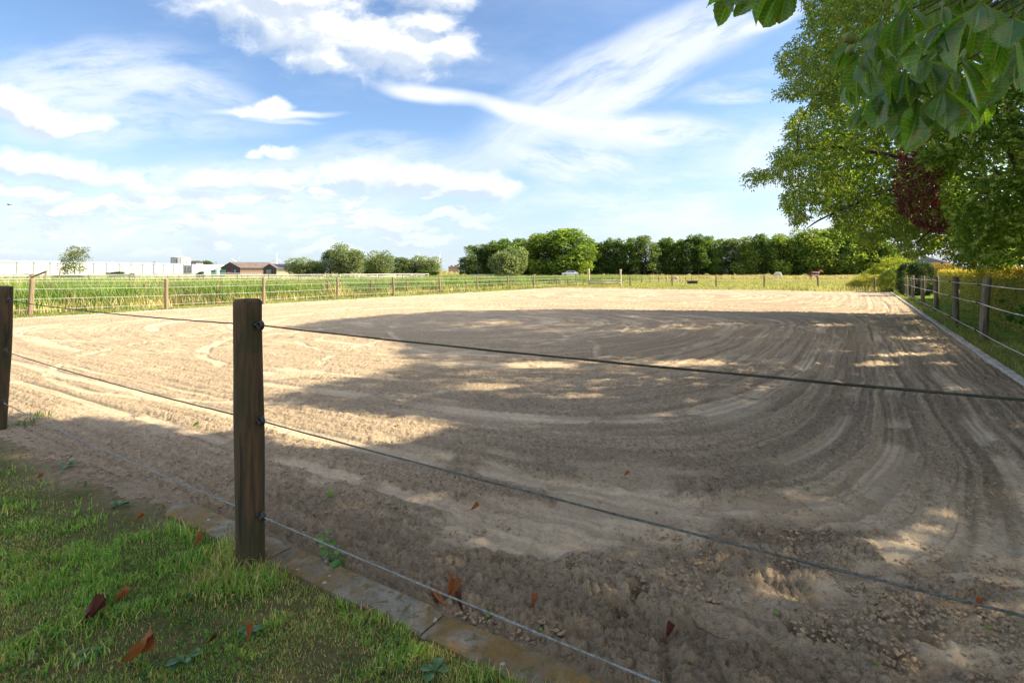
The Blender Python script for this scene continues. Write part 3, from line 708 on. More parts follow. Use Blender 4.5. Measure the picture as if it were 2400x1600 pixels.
dN = (C_NR - C_NL) / np.linalg.norm(C_NR - C_NL)
jx = float(np.dot(np.array(G(1032, 1462)) - C_NL, dN))
kerb('near_kerb', C_NL, C_NR, 9.0, 23.4, jx, 1.0, .15, .042, M_kerb_near, 'lichen covered concrete kerb between the lawn and the sand in the foreground', 2)
kerb('right_kerb', C_NR, C_FR, 2, 45.4, 0, 1.0, .11, .040, M_kerb, 'pale concrete kerb along the right side of the arena', 5)
kerb('left_kerb', C_FL, C_NL, 0, 43, 0, 1.0, .16, .020, M_kerb, 'half buried pale kerb along the left side of the arena', 9)
kerb('far_kerb', C_FR, C_FL, 0, 25.4, 0, 1.0, .10, .015, M_kerb, 'low dark edged kerb along the far end of the arena', 14)

# clods and crumbs lying on the sand near the camera
def ico_pts():
    p = (1 + 5 ** .5) / 2
    v = np.array([(-1, p, 0), (1, p, 0), (-1, -p, 0), (1, -p, 0), (0, -1, p), (0, 1, p), (0, -1, -p), (0, 1, -p), (p, 0, -1), (p, 0, 1), (-p, 0, -1), (-p, 0, 1)]) / math.sqrt(1 + p * p)
    f = np.array([(0, 11, 5), (0, 5, 1), (0, 1, 7), (0, 7, 10), (0, 10, 11), (1, 5, 9), (5, 11, 4), (11, 10, 2), (10, 7, 6), (7, 1, 8), (3, 9, 4), (3, 4, 2), (3, 2, 6), (3, 6, 8), (3, 8, 9), (4, 9, 5), (2, 4, 11), (6, 2, 10), (8, 6, 7), (9, 8, 1)])
    return v, f
ICO = ico_pts()
def build_clods():
    r = np.random.RandomState(21); n = 46000
    D = 1.55 * (7.5 / 1.55) ** r.uniform(0, 1, n) ** 1.4; X = D * r.uniform(-1.0, 1.0, n); Y = D
    P = np.stack([X, Y], -1); ins = np.minimum.reduce(arena_d(P))
    near = 1 - sst(2.3, 4.6, D); edge = 1 - sst(.2, .6, ins)
    k = (ins > .03) & (r.uniform(0, 1, n) < (.12 + .7 * near + .6 * edge) * sst(.42, .6, fbm(X * 2.4 + 4, Y * 2.4, 3)))
    X, Y, D, edge, near = X[k], Y[k], D[k], edge[k], near[k]; n = len(X)
    s = r.gamma(1.6, .0021, n) * (1 + .5 * edge + .4 * near) + .002; s = np.minimum(s, .0095)
    v, f = ICO; z = sand_z(X, Y) + s * .25
    Vt = v[None] * (s[:, None] * r.uniform(.5, 1.5, (n, 12)))[..., None] * np.stack([r.uniform(.8, 1.4, n), r.uniform(.8, 1.4, n), r.uniform(.6, 1, n)], 1)[:, None]
    Vt += np.stack([X, Y, z], 1)[:, None]
    F = (np.arange(n)[:, None, None] * 12 + f[None]).reshape(-1, 3)
    me = fast_mesh('sand_crumbs', Vt.reshape(-1, 3), F, None, True)
    m = simple('clod_sand', (.38, .28, .18), (.26, .19, .12), 20, .95, .5)
    tag(link('sand_crumbs', me, m), 'loose crumbs and clods of damp sand scattered on the arena near the kerb', 'sand', kind='stuff')
build_clods()

# ------------------------------------------------------------------ far and side fences
def post_fence(root_name, label, posts, mat, rad, wires, wmat, wrad=.004, group=None, tops=None, wire_name='wire', seg=10, loc=None, cat='fence', sag=.0, ins=False):
    """posts: list of (base xy, top xyz)"""
    loc = loc or (posts[0][0][0], posts[0][0][1], 0)
    t = thing(root_name, loc, label, cat, group)
    for i, (b, tp) in enumerate(posts):
        po = round_post('post', b, tp, rad if np.isscalar(rad) else rad[i], mat if not isinstance(mat, list) else mat[i % len(mat)], t, i + 3, seg, 8, chamfer=seg > 10)
        if ins:
            d = np.array(posts[min(i + 1, len(posts) - 1)][0]) - np.array(posts[max(i - 1, 0)][0]); d = d / np.linalg.norm(d)
            nr = np.array((d[1], -d[0])) * ins
            for f in wires: insulator(po, (b[0] + (tp[0] - b[0]) * f + nr[0] * rad, b[1] + nr[1] * rad, tp[2] * f), nr, s=1.3)
    for f in wires:
        m = MB(); pts = []
        for (b, tp) in posts:
            off = np.zeros(2)
            if ins:
                d = np.array(posts[-1][0]) - np.array(posts[0][0]); d = d / np.linalg.norm(d); off = np.array((d[1], -d[0])) * ins * (rad + .045)
            pts.append((b[0] + (tp[0] - b[0]) * f + off[0], b[1] + (tp[1] - b[1]) * f + off[1], tp[2] * f))
        P = [pts[0]]
        for a, c in zip(pts[:-1], pts[1:]):
            for q in (.25, .5, .75): P.append((a[0] + (c[0] - a[0]) * q, a[1] + (c[1] - a[1]) * q, a[2] + (c[2] - a[2]) * q - sag * 4 * q * (1 - q)))
            P.append(c)
        m.tube(P, wrad, 5); m.build(wire_name, wmat, t, True)
    return t
def px_posts(L, r, lean=.03):
    out = []
    for (bx, by, tx, ty) in L:
        b = G(bx, by); D = b[1]; out.append((b, (PX(tx, D) + r.normal(0, .01), D + r.normal(0, .02), PZ(ty, D))))
    return out
rr_ = np.random.RandomState(5)
Lf = [(70, 740, 76, 653), (389.5, 724.8, 389, 653.7), (618, 713, 617.5, 650.6), (791, 699, 791, 649.8), (923, 693, 921, 649.3), (1032, 685.5, 1030, 649.3), (1119, 681, 1118.5, 647.4),
      (1191, 676.5, 1190, 646), (1251.5, 674.7, 1251, 646), (1305, 671.4, 1304, 645), (1351, 669, 1350.5, 644)]
lp = px_posts(Lf, rr_); d0 = np.array(lp[0][0]) - np.array(lp[1][0]); b0 = np.array(lp[0][0]) + d0
lp = [((b0[0], b0[1]), (b0[0], b0[1], 1.2))] + lp
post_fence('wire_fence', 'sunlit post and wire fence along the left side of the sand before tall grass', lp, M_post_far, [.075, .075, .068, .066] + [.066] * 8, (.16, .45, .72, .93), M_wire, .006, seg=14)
Li = [(123, 723, 122, 665.6), (338.7, 712.7, 338.5, 664.5), (511.5, 709, 510.5, 664.5), (651, 699, 650, 659.5), (769.5, 697.8, 768.5, 659), (870, 692.7, 869.5, 657.5), (953, 688.8, 952.8, 657), (1028, 683.5, 1027, 656.8),
      (1093, 680.5, 1092.5, 657), (1149, 678, 1148.5, 656), (1205, 674.7, 1205.5, 654), (1249, 673.5, 1248.5, 654), (1294, 671.5, 1293.5, 652.8), (1331.5, 670.5, 1331.4, 652.5), (1367, 668.4, 1367, 652.5)]
post_fence('wire_fence', 'lower thin brown posts and wires just behind the left arena fence', px_posts(Li, rr_), simple('brown_post_wood', (.19, .125, .075), (.12, .075, .045), 8, .9, 0), .052, (.25, .62, .95), M_wire, .004)
Le = [(1477, 669.6, 1477, 645), (1575.5, 669.5, 1575.5, 645), (1678.7, 672, 1678.7, 645), (1791.3, 672.6, 1791, 645), (1917.8, 675.8, 1917, 647), (2050, 682.5, 2049, 649)]
post_fence('wire_fence', 'row of single dark posts standing along the far end of the sand arena', px_posts(Le, rr_), M_post_grey, .075, (.5, .93), M_wire, .003)
Lp = [(x, y, x, t_) for x, y, t_ in ((1390, 664, 649), (1436, 663.5, 649), (1503.6, 663, 649.6), (1524, 662.7, 649.4), (1543, 662, 649.3), (1561.5, 661.5, 648.6), (1593.4, 660, 648.4), (1607.4, 659.5, 648), (1620.7, 659, 645.5))]
post_fence('paddock_fence', 'short paddock fence of small dark posts behind the pony', px_posts(Lp, rr_), M_post_grey, .055, (.6, .95), M_wire, .004)
# gate of two tall pale posts with low poles between
gb = [G(1380, 669.5), G(1454.5, 670)]
gt = thing('pole_gate', (*gb[0], 0), 'two tall pale posts with low wooden poles between them past the sand', 'gate')
M_pale = simple('pale_timber', (.50, .42, .31), (.36, .29, .20), 7, .85, .2)
for (b, ty) in zip(gb, (629.6, 631)): round_post('post', b, (b[0], b[1], PZ(ty, b[1])), .10, M_pale, gt, 4, 12, 8, chamfer=False)
for z in (.28, .55):
    m = MB(); m.tube([(gb[0][0], gb[0][1] - .12, z), ((gb[0][0] + gb[1][0]) / 2, gb[0][1] - .12, z - .02), (gb[1][0], gb[1][1] - .12, z + .02)], [.075, .08, .07], 8); m.build('rail', M_pale, gt, True)
# right-hand fence
Rb = [(10.19, 11.54), (12.65, 15.2), (15.5, 19.5), (18.1, 23.5), (21.26, 28.3), (23.3, 31.5)]
Rt = [(10.19 + .09, 11.54, PZ(652, 11.54)), (12.65, 15.2, PZ(650, 15.2)), (15.52, 19.5, PZ(648, 19.5)), (18.1, 23.5, PZ(648, 23.5)), (21.26, 28.3, PZ(646, 28.3)), (23.3, 31.5, PZ(647, 31.5))]
rp = list(zip(Rb, Rt)); rp = [((7.75, 7.85), (7.8, 7.85, 1.31)), ((5.3, 4.1), (5.3, 4.1, 1.31))][::-1] + rp
post_fence('wire_fence', 'thick grey posts with three pale ropes on the right before the clipped hedge', rp, M_post_grey, .078, (.15, .60, .91), M_wire, .0075, seg=18, loc=(10.19, 11.54, 0), ins=-1, sag=.02)
Rf = [(2117, 683.6, 2116, 645.6), (2111, 682, 2110, 646), (2103.6, 684.7, 2104, 645), (2094, 680, 2094.5, 645.5), (2081, 677, 2081, 644), (2055, 671, 2054, 648), (2039, 668.5, 2038.5, 647)]
post_fence('wire_fence', 'crowded grey posts at the far right corner of the arena beside the yellow green shrub', px_posts(Rf, rr_), M_post_far, .085, (.6, .92), M_wire, .005)
# white tape fences of the paddocks beyond the ditch
def line_fence(label, A, B, n, h, fr, rad=.05, wr=.02, mat=M_post_grey, wm=M_tape, name='tape_fence'):
    A = np.array(A); B = np.array(B); P = [tuple(A + (B - A) * i / (n - 1)) for i in range(n)]
    post_fence(name, label, [(p, (p[0], p[1], h * (1 + .04 * math.sin(i * 5)))) for i, p in enumerate(P)], mat, rad, fr, wm, wr, seg=6, wire_name='tape')
line_fence('white tape fence on short dark posts crossing the field just behind the tall grass', (-58, 50), (-13, 80), 16, 1.15, (.66, .95), wr=.028)
line_fence('second white tape fence further back in front of the long white greenhouse', (-84, 74), (-30, 92), 20, 1.15, (.6, .95), wr=.026)
line_fence('farthest tape fence running below the greenhouse wall on the left', (-126, 112), (-60, 128), 22, 1.3, (.6, .95), wr=.03)
line_fence('white rail fence in front of the willows', (-38, 118), (-20, 128), 6, 1.1, (.5, .95), .06, .05, M_white_paint, M_white_paint)

# ------------------------------------------------------------------ tall grass beyond the left fence, meadow and its pale seed heads
def region_blades(name, label, pts, h, w, green, straw, pstraw, seed, lean=.45, wind=(-.05, 0), tips=None, kind='stuff'):
    r = np.random.RandomState(seed); n = len(pts)
    g = palette(n, green, [1] * len(green), r); s = palette(n, straw, [1] * len(straw), r)
    k = (r.uniform(0, 1, n) < pstraw)[:, None]
    c = np.where(k, s, g)
    c = c * (.45 + 1.1 * fbm(pts[:, 0] * .9 + seed, pts[:, 1] * .9, 3))[:, None]
    Vt, F, cc = blades(np.c_[pts, np.zeros(n)], h, w, c, lean, wind, seed, tipcol=(np.where(r.uniform(0, 1, (n, 1)) < tips[1], np.array(tips[0]), c) if tips else None))
    return tag(link(name, fast_mesh(name, Vt, F, cc, False), M_grass), label, 'grass', kind=kind)
def left_line(r, n, a0, a1, o0, o1):
    """points beside the left edge: a along the edge, o metres outside it"""
    d = (C_FL - C_NL) / np.linalg.norm(C_FL - C_NL); nn = np.array((-d[1], d[0]))
    a = a0 + (a1 - a0) * r.uniform(0, 1, n) ** 1.0; o = r.uniform(o0, o1, n)
    return C_NL + a[:, None] * d + o[:, None] * nn, a, o
GREENS = [(0.144, 0.237, 0.044), (0.100, 0.188, 0.037), (0.200, 0.275, 0.056), (0.075, 0.138, 0.031)]
STRAWS = [(0.425, 0.362, 0.175), (0.350, 0.288, 0.125), (0.500, 0.438, 0.250)]
def tall_bank():
    r = np.random.RandomState(31)
    n = 95000; P, a, o = left_line(r, n, -12, 74, 2.2, 8.5)
    edge = sst(0, 1, (o - 2.2) / 1.6) * .75 + .25
    big = fbm(P[:, 0] * .5, P[:, 1] * .5, 3)
    h = (.55 + .85 * big) * edge * r.uniform(.7, 1.25, n) * (1 - .25 * sst(40, 74, a)); w = r.uniform(.016, .042, n)
    col_dry = sst(.5, .7, fbm(P[:, 0] * .35 + 9, P[:, 1] * .35, 3))
    ps = .04 + .55 * (edge < .6) + .25 * col_dry
    region_blades('tall_grass', 'bank of tall green grass and reeds behind the left arena fence', P, h, w, GREENS, STRAWS, ps, 32, .6, (-.12, 0))
    n = 26000; P, a, o = left_line(r, n, -6, 66, .12, 3.0)
    edge = fbm(P[:, 0] * 1.2, P[:, 1] * 1.2, 3)
    h = (.06 + .22 * sst(.45, .7, edge) * sst(.4, 1.6, o)) * r.uniform(.6, 1.3, n); w = r.uniform(.010, .022, n)
    region_blades('verge_grass', 'short ragged verge of grass between the left sand edge and the wire fence', P, h, w, GREENS, STRAWS, .35 * np.ones(n), 33, .8)
tall_bank()
def meadow():
    r = np.random.RandomState(41)
    # tall pale grass in front of the tree line
    n = 60000; D = r.uniform(106, 134, n); X = r.uniform(-.12, .86, n) * D
    h = .8 * (.5 + fbm(X * .12, D * .12, 3)) * r.uniform(.6, 1.2, n) * sst(108, 113, D + 3 * fbm(X * .1, D * .1, 2)); w = r.uniform(.05, .1, n)
    pst = .30 + .55 * sst(.15, .4, X / D)
    region_blades('meadow_grass', 'tall pale seeding grass along the foot of the far trees', np.stack([X, D], 1), h, w, [(.16, .21, .06), (.20, .24, .08)], [(.42, .35, .22), (.36, .31, .17)], pst, 42, .35)
    # green bank in the middle distance, left of the horses
    n = 42000; D = r.uniform(60, 96, n); u = r.uniform(-.20, .36, n); X = u * D
    hh = fbm(X * .15 + 4, D * .15, 3); lim = 66 + 40 * sst(.10, .34, u)
    h = (.45 + .7 * hh) * r.uniform(.6, 1.2, n) * (D > lim); w = r.uniform(.04, .07, n); k = h > .05
    region_blades('meadow_grass', 'bright green unmown grass in the middle distance behind the pole gate', np.stack([X, D], 1)[k], h[k], w[k], GREENS[:3] + [(.19, .25, .06)], STRAWS, .16 * np.ones(k.sum()), 43, .5)
    # grazed paddock turf
    n = 42000; D = 44 * (100 / 44) ** r.uniform(0, 1, n); X = r.uniform(.08, .86, n) * D
    ins = np.minimum.reduce(arena_d(np.stack([X, D], -1))); k = ins < -.25; X, D = X[k], D[k]; n = len(X)
    h = (.09 - .045 * sst(80, 95, D)) * r.uniform(.5, 1.4, n) * (.6 + fbm(X * .3, D * .3, 3)); w = r.uniform(.03, .06, n) * D / 60
    region_blades('paddock_grass', 'grazed yellow green grass of the horse paddock beyond the far end of the arena', np.stack([X, D], 1), h, w, [(.22, .26, .06), (.26, .28, .08), (.17, .23, .05)], STRAWS, .25 * np.ones(n), 44, .8)
    # field beyond the ditch on the left
    n = 52000; D = 42 * (150 / 42) ** r.uniform(0, 1, n); X = r.uniform(-1.05, -.1, n) * D
    _, _, = 0, 0
    h = (.22 + .5 * sst(.45, .7, fbm(X * .06, D * .06, 3))) * r.uniform(.5, 1.3, n); w = r.uniform(.03, .07, n) * D / 60
    region_blades('field_grass', 'green and straw coloured field grass around the tape fences on the left', np.stack([X, D], 1), h, w, GREENS, STRAWS, .3 * np.ones(n), 45, .5)
    # strip beside the right kerb
    n = 42000; d = (C_FR - C_NR) / np.linalg.norm(C_FR - C_NR); nn = np.array((d[1], -d[0]))
    a = 6 + 46 * r.uniform(0, 1, n) ** 1.7; o = r.uniform(.13, 2.6, n); P = C_NR + a[:, None] * d + o[:, None] * nn
    z = fbm(P[:, 0] * 2, P[:, 1] * 2, 3); h = (.03 + .05 * z * (o < .7) + .10 * sst(.55, .7, z) * (o < .8)) * r.uniform(.5, 1.4, n); w = (.006 + .0006 * a) * r.uniform(.6, 1.3, n)
    region_blades('verge_grass', 'mown green grass strip between the right kerb and the clipped hedge', P, h, w, [(.15, .29, .04), (.12, .24, .03), (.20, .30, .05)], [(.26, .2, .09), (.3, .25, .12)], np.where(o < .75, .45, .06), 46, .8)
    n = 6000; P = np.stack([r.uniform(22, 38, n), r.uniform(36, 52, n)], 1); ins = np.minimum.reduce(arena_d(P)); P = P[(ins < -.1) & (ins > -6)]; n = len(P)
    region_blades('verge_grass', 'rough straw coloured grass at the far right corner of the arena', P, r.uniform(.1, .5, n), r.uniform(.02, .05, n), GREENS, STRAWS, .6 * np.ones(n), 47, .7)
meadow()

# ------------------------------------------------------------------ trees of the distance
def crown_mesh(name, seed, W_, H_, z0, n, leaf, cols, shape='round', lobes=26, up=0.0):
    """crown of leaf faces gathered on uneven lobes round a hollow, gappy volume; unit: metres"""
    r = np.random.RandomState(seed)
    L = []
    for i in range(lobes):
        zf = r.uniform(.0, 1.0)
        if shape == 'round': prof = math.sqrt(max(0, 1 - (zf * 1.9 - .85) ** 2 * .85))
        elif shape == 'tall': prof = .98 - .38 * zf ** 3
        elif shape == 'fan': prof = .40 + .55 * math.sin(min(1, zf * 1.15) * math.pi * .75)
        else: prof = .9
        a = r.uniform(0, 2 * math.pi); rad = prof * W_ / 2 * r.uniform(.35, .85)
        s = W_ * r.uniform(.13, .24)
        L.append((math.cos(a) * rad, math.sin(a) * rad, z0 + (H_ - z0) * (.08 + .86 * zf), s, s * r.uniform(.7, 1.1) * (1.6 if shape == 'fan' else 1)))
    L.append((0, 0, z0 + (H_ - z0) * .45, W_ * .26, (H_ - z0) * .36))
    L = np.array(L); wt_ = L[:, 3] ** 2; wt_ /= wt_.sum()
    k = r.choice(len(L), n, p=wt_); d = rnorm(r, n, .25)
    rad = r.uniform(.55, 1.08, n) ** .5
    P = L[k, :3] + d * np.stack([L[k, 3], L[k, 3], L[k, 4]], 1) * rad[:, None]
    P[:, 2] = np.maximum(P[:, 2], z0 * .6 + .2)
    nr = d + r.normal(0, .45, (n, 3)); nr /= np.linalg.norm(nr, axis=1)[:, None]
    dd = rdir(r, n, .25 - up)
    tone = (.75 + .5 * r.uniform(0, 1, len(L)))[k] * r.uniform(.75, 1.25, n)
    c = palette(n, cols, [1] * len(cols), r, .12) * tone[:, None]
    rr_xy = np.percentile(np.hypot(P[:, 0], P[:, 1]), 97); P[:, :2] *= W_ / 2 / rr_xy; P[:, 2] *= H_ / np.percentile(P[:, 2], 99.6)
    Vt, F, cc, _ = leaves(P, dd, nr, leaf * r.uniform(.6, 1.4, n), .62, c)
    return fast_mesh(name, Vt, F, cc, False)
def trunk_mesh(name, seed, H_, W_, rad, forks=5):
    r = np.random.RandomState(seed); m = MB(); top = H_ * .72
    pts = [(0, 0, -.3)] + [(r.normal(0, .012 * H_), r.normal(0, .012 * H_), top * f) for f in (.25, .5, .75, 1)]
    m.tube(pts, [rad * 1.25, rad, rad * .8, rad * .5, rad * .2], 7)
    for i in range(forks):
        a = r.uniform(0, 6.28); z = top * r.uniform(.25, .7); l = W_ * .36
        m.tube([(0, 0, z), (math.cos(a) * l * .5, math.sin(a) * l * .5, z + H_ * .10), (math.cos(a) * l, math.sin(a) * l, z + H_ * .24)], [rad * .5, rad * .3, rad * .1], 5)
    return m.mesh(name, True)
OAK = [(0.101, 0.172, 0.036), (0.143, 0.213, 0.045), (0.071, 0.126, 0.028)]; YEL = [(0.203, 0.265, 0.050), (0.143, 0.224, 0.041), (0.265, 0.304, 0.060)]
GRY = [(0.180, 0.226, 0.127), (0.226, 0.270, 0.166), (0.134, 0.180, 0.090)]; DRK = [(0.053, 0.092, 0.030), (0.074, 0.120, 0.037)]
KINDS = {}
def kind(k, *a, trunk=.3, **kw):
    KINDS[k] = (crown_mesh('crown_' + k, *a, **kw), trunk_mesh('trunk_' + k, a[0], a[2], a[1], trunk), a[1], a[2])
    KINDS[k][0].materials.append(M_far); KINDS[k][1].materials.append(M_fbark)
kind('round', 1, 10, 12, 1.2, 9000, .50, OAK + YEL[:1], lobes=44)
kind('dense', 2, 7, 11, 1.0, 6500, .46, OAK, lobes=36)
kind('tall', 3, 6, 12, 1.4, 5200, .46, OAK + DRK, shape='tall', lobes=34)
kind('dark', 4, 7, 10, .6, 6000, .46, DRK + OAK[:1], lobes=36)
kind('yellow', 5, 9, 11, .8, 7000, .48, YEL + OAK[:1], lobes=40)
kind('willow', 6, 7, 7, .7, 7000, .38, GRY, shape='fan', lobes=34, up=.9)
kind('grey', 7, 7, 11, 1.2, 4200, .42, GRY[:1] + OAK[:1] + [(.08, .11, .05)], shape='tall', lobes=26)
kind('airy', 8, 5, 7, 1.5, 2300, .26, [(.16, .20, .07), (.20, .22, .09), (.11, .14, .05)], shape='tall', lobes=26, trunk=.1)
rt = np.random.RandomState(77)
def far_tree(px, topy, wpx, D, k, label, group=None, name='tree', cat='tree', zscale=None):
    if 1090 < px < 2130 and D > 119: D = 145 + (D - 119) * .45
    X = PX(px, D); H_ = PZ(topy, D); cm, tm, W0, H0 = KINDS[k]; w = wpx / FP * D * (1.25 if name == 'tree' and k != 'airy' else 1)
    t = thing(name, (X, D, 0), label, cat, group); t.rotation_euler = (0, 0, rt.uniform(0, 6.28)); t.scale = (w / W0, w / W0, H_ / H0)
    for nm, me in (('trunk', tm), ('crown', cm)):
        o = bpy.data.objects.new(nm, me); COL.objects.link(o); o.parent = t
    return t
GL, GM, GR_ = 'willows and poplars beyond the field on the left', 'trees of the dense wood in the middle', 'trees of the long wood edge on the right'
left = [(722, 606, 74, 150, 'willow', 'low wide grey green willow right beside the dark barn with solar panels'), (776, 586, 50, 156, 'grey', 'loose grey green tree with sky showing through between the low willow and the tall one'),
        (815, 574, 72, 150, 'willow', 'tallest grey green willow of the left group with a rounded top'), (864, 607, 50, 172, 'dark', 'low dark tree in the gap right of the tallest willow'),
        (893, 590, 58, 158, 'willow', 'pointed pale willow standing in front of the darker trees'), (932, 603, 46, 166, 'grey', 'narrow willow just right of the pointed pale willow'),
        (966, 601, 48, 168, 'willow', 'upright willow in the row before the wind turbine'), (1004, 602, 52, 166, 'willow', 'last grey willow at the right end of the left group')]
for (px, ty, w, D, k, lb) in left: far_tree(px, ty, w, D, k, lb, GL)
mid = [(1113, 575, 52, 148, 'grey', 'grey green tree at the left end of the dense wood'), (1146, 566, 54, 152, 'dark', 'dark round tree behind the silvery willow at the wood\'s left end'), (1190, 580, 68, 112, 'willow', 'silvery rounded pollard willow standing alone in front of the dense wood'),
       (1178, 561, 60, 150, 'dense', 'deep green tree rising behind the silvery willow'), (1222, 560, 60, 146, 'dense', 'deep green tree on the sloping shoulder of the dense wood'), (1262, 549, 84, 136, 'yellow', 'broad yellowish green tree left of the biggest tree'),
       (1322, 538, 118, 124, 'round', 'biggest broad rounded tree of the wood, above the silver car'), (1356, 578, 58, 120, 'yellow', 'lower bright green tree at the right foot of the biggest tree')]
for (px, ty, w, D, k, lb) in mid: far_tree(px, ty, w, D, k, lb, GM)
desc = {'tall': 'tall narrow dark green tree', 'grey': 'thin grey leaved tree', 'dense': 'full dark green tree', 'yellow': 'olive green tree', 'round': 'broad green tree', 'dark': 'low dark tree'}
row = [(1392, 562, 44, 150, 'tall'), (1420, 560, 42, 150, 'dark'), (1449, 562, 44, 152, 'tall'), (1480, 559, 44, 150, 'dense'), (1512, 553, 56, 146, 'grey'), (1546, 561, 44, 150, 'tall'), (1576, 559, 46, 148, 'dense'),
       (1606, 553, 46, 146, 'tall'), (1636, 552, 46, 146, 'tall'), (1664, 555, 44, 148, 'dense'), (1690, 561, 40, 150, 'grey'), (1718, 560, 50, 146, 'grey'), (1750, 556, 56, 142, 'yellow'), (1786, 551, 62, 140, 'dense'),
       (1826, 550, 66, 138, 'yellow'), (1866, 548, 66, 138, 'dense'), (1872, 534, 60, 150, 'airy'), (1912, 538, 84, 134, 'yellow'), (1958, 533, 80, 134, 'round'), (2006, 538, 84, 134, 'yellow'), (2048, 548, 70, 136, 'dense'), (2084, 572, 56, 138, 'grey'), (2118, 590, 60, 150, 'dark')]
near_w = ['right behind the pole gate', 'just right of the gate\'s right post', 'left of the pale grey tree', 'touching the pale grey tree\'s left side', 'straight above the dark paddock posts', 'just right of the palest tree',
          'above the pony', 'over the left black trough', 'over the right black trough', 'just right of the trough pair', 'beside the bright gap in the wood', 'on the right rim of the bright gap',
          'between the gap and the white horse', 'left of the white horse', 'right behind the white horse', 'between the two horses', 'poking thinly above the wood top', 'above the brown horse', 'right of the brown horse, highest there',
          'partly behind the hanging walnut twigs', 'sloping down behind the walnut twigs', 'near the right end of the wood', 'lowest at the far right end of the wood']
for (a, nw) in zip(row, near_w):
    far_tree(*a, desc.get(a[4], 'slender bare twigged pale tree') + ' of the wood edge ' + nw, GR_)
# dark undergrowth that closes the foot of the wood
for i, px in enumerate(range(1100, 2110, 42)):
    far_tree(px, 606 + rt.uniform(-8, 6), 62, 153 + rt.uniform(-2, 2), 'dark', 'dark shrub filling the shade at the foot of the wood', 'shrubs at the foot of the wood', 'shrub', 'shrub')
far_tree(176, 577, 64, 90, 'airy', 'small airy yellow green tree standing in front of the long greenhouse', None)
for (px, ty, w, D, lb) in ((160, 644, 70, 88, 'dark bramble bush under the small airy tree'), (275, 636, 46, 118, 'round green bush below the greenhouse wall'), (308, 640, 18, 118, 'small round bush right of the larger one below the greenhouse'), (470, 636, 22, 105, 'lone leafy bush near the greenhouse\'s right end'),
                        (478, 611, 44, 420, 'distant dark round tree behind the greenhouse\'s end'), (1000, 634, 60, 160, 'low dark bush at the foot of the last grey willow')):
    far_tree(px, ty, w, D, 'dark', lb, None, 'bush', 'bush')
# grassy dike
def dike():
    nx, ny = 60, 9; X = np.linspace(PX(960, 170), PX(1150, 170), nx); V_ = []
    for i, x in enumerate(X):
        for j in range(ny):
            v = j / (ny - 1); V_.append((x, 164 + v * 12, -.1 + (1.9 + .5 * math.sin(i * .11)) * math.sin(math.pi * v) * min(1, i / 8, (nx - 1 - i) / 8) * (1 + .1 * math.sin(i * 1.7))))
    F = [(i * ny + j, (i + 1) * ny + j, (i + 1) * ny + j + 1, i * ny + j + 1) for i in range(nx - 1) for j in range(ny - 1)]
    tag(MB().add(V_, F).build('dike', M_meadow, None, True), kind='structure')
dike()

# ------------------------------------------------------------------ buildings far away
M_glasswall = simple('whitewashed_glass', (.44, .46, .47), (.39, .41, .43), .6, .35, 0)
M_glassroof = simple('whitewashed_roof_glass', (.40, .45, .49), (.34, .40, .45), .4, .3, 0)
M_frame = simple('grey_metal_frame', (.16, .18, .19), (.12, .13, .14), 3, .5, 0)
M_steel = simple('galvanised_steel', (.42, .45, .47), (.32, .35, .37), 1.2, .45, 0)
M_roofb = simple('brown_sheet_roof', (.17, .135, .12), (.13, .10, .09), .6, .6, 0); M_dark = simple('dark_gable_boards', (.050, .042, .038), (.035, .03, .028), 2, .8, 0)
M_brick = simple('pink_brick', (.36, .24, .19), (.29, .19, .15), 3, .9, 0); M_cream = simple('cream_wall', (.55, .48, .34), (.46, .40, .28), 2, .9, 0)
M_solar = simple('solar_glass', (.045, .06, .13), (.03, .04, .09), 2, .12, 0); M_teal = simple('teal_sheet', (.08, .25, .20), (.06, .2, .16), 2, .6, 0); M_red = simple('red_paint', (.45, .04, .03), (.35, .03, .02), 2, .5, 0)
M_grey = simple('grey_render', (.33, .34, .36), (.26, .27, .29), 1, .8, 0)
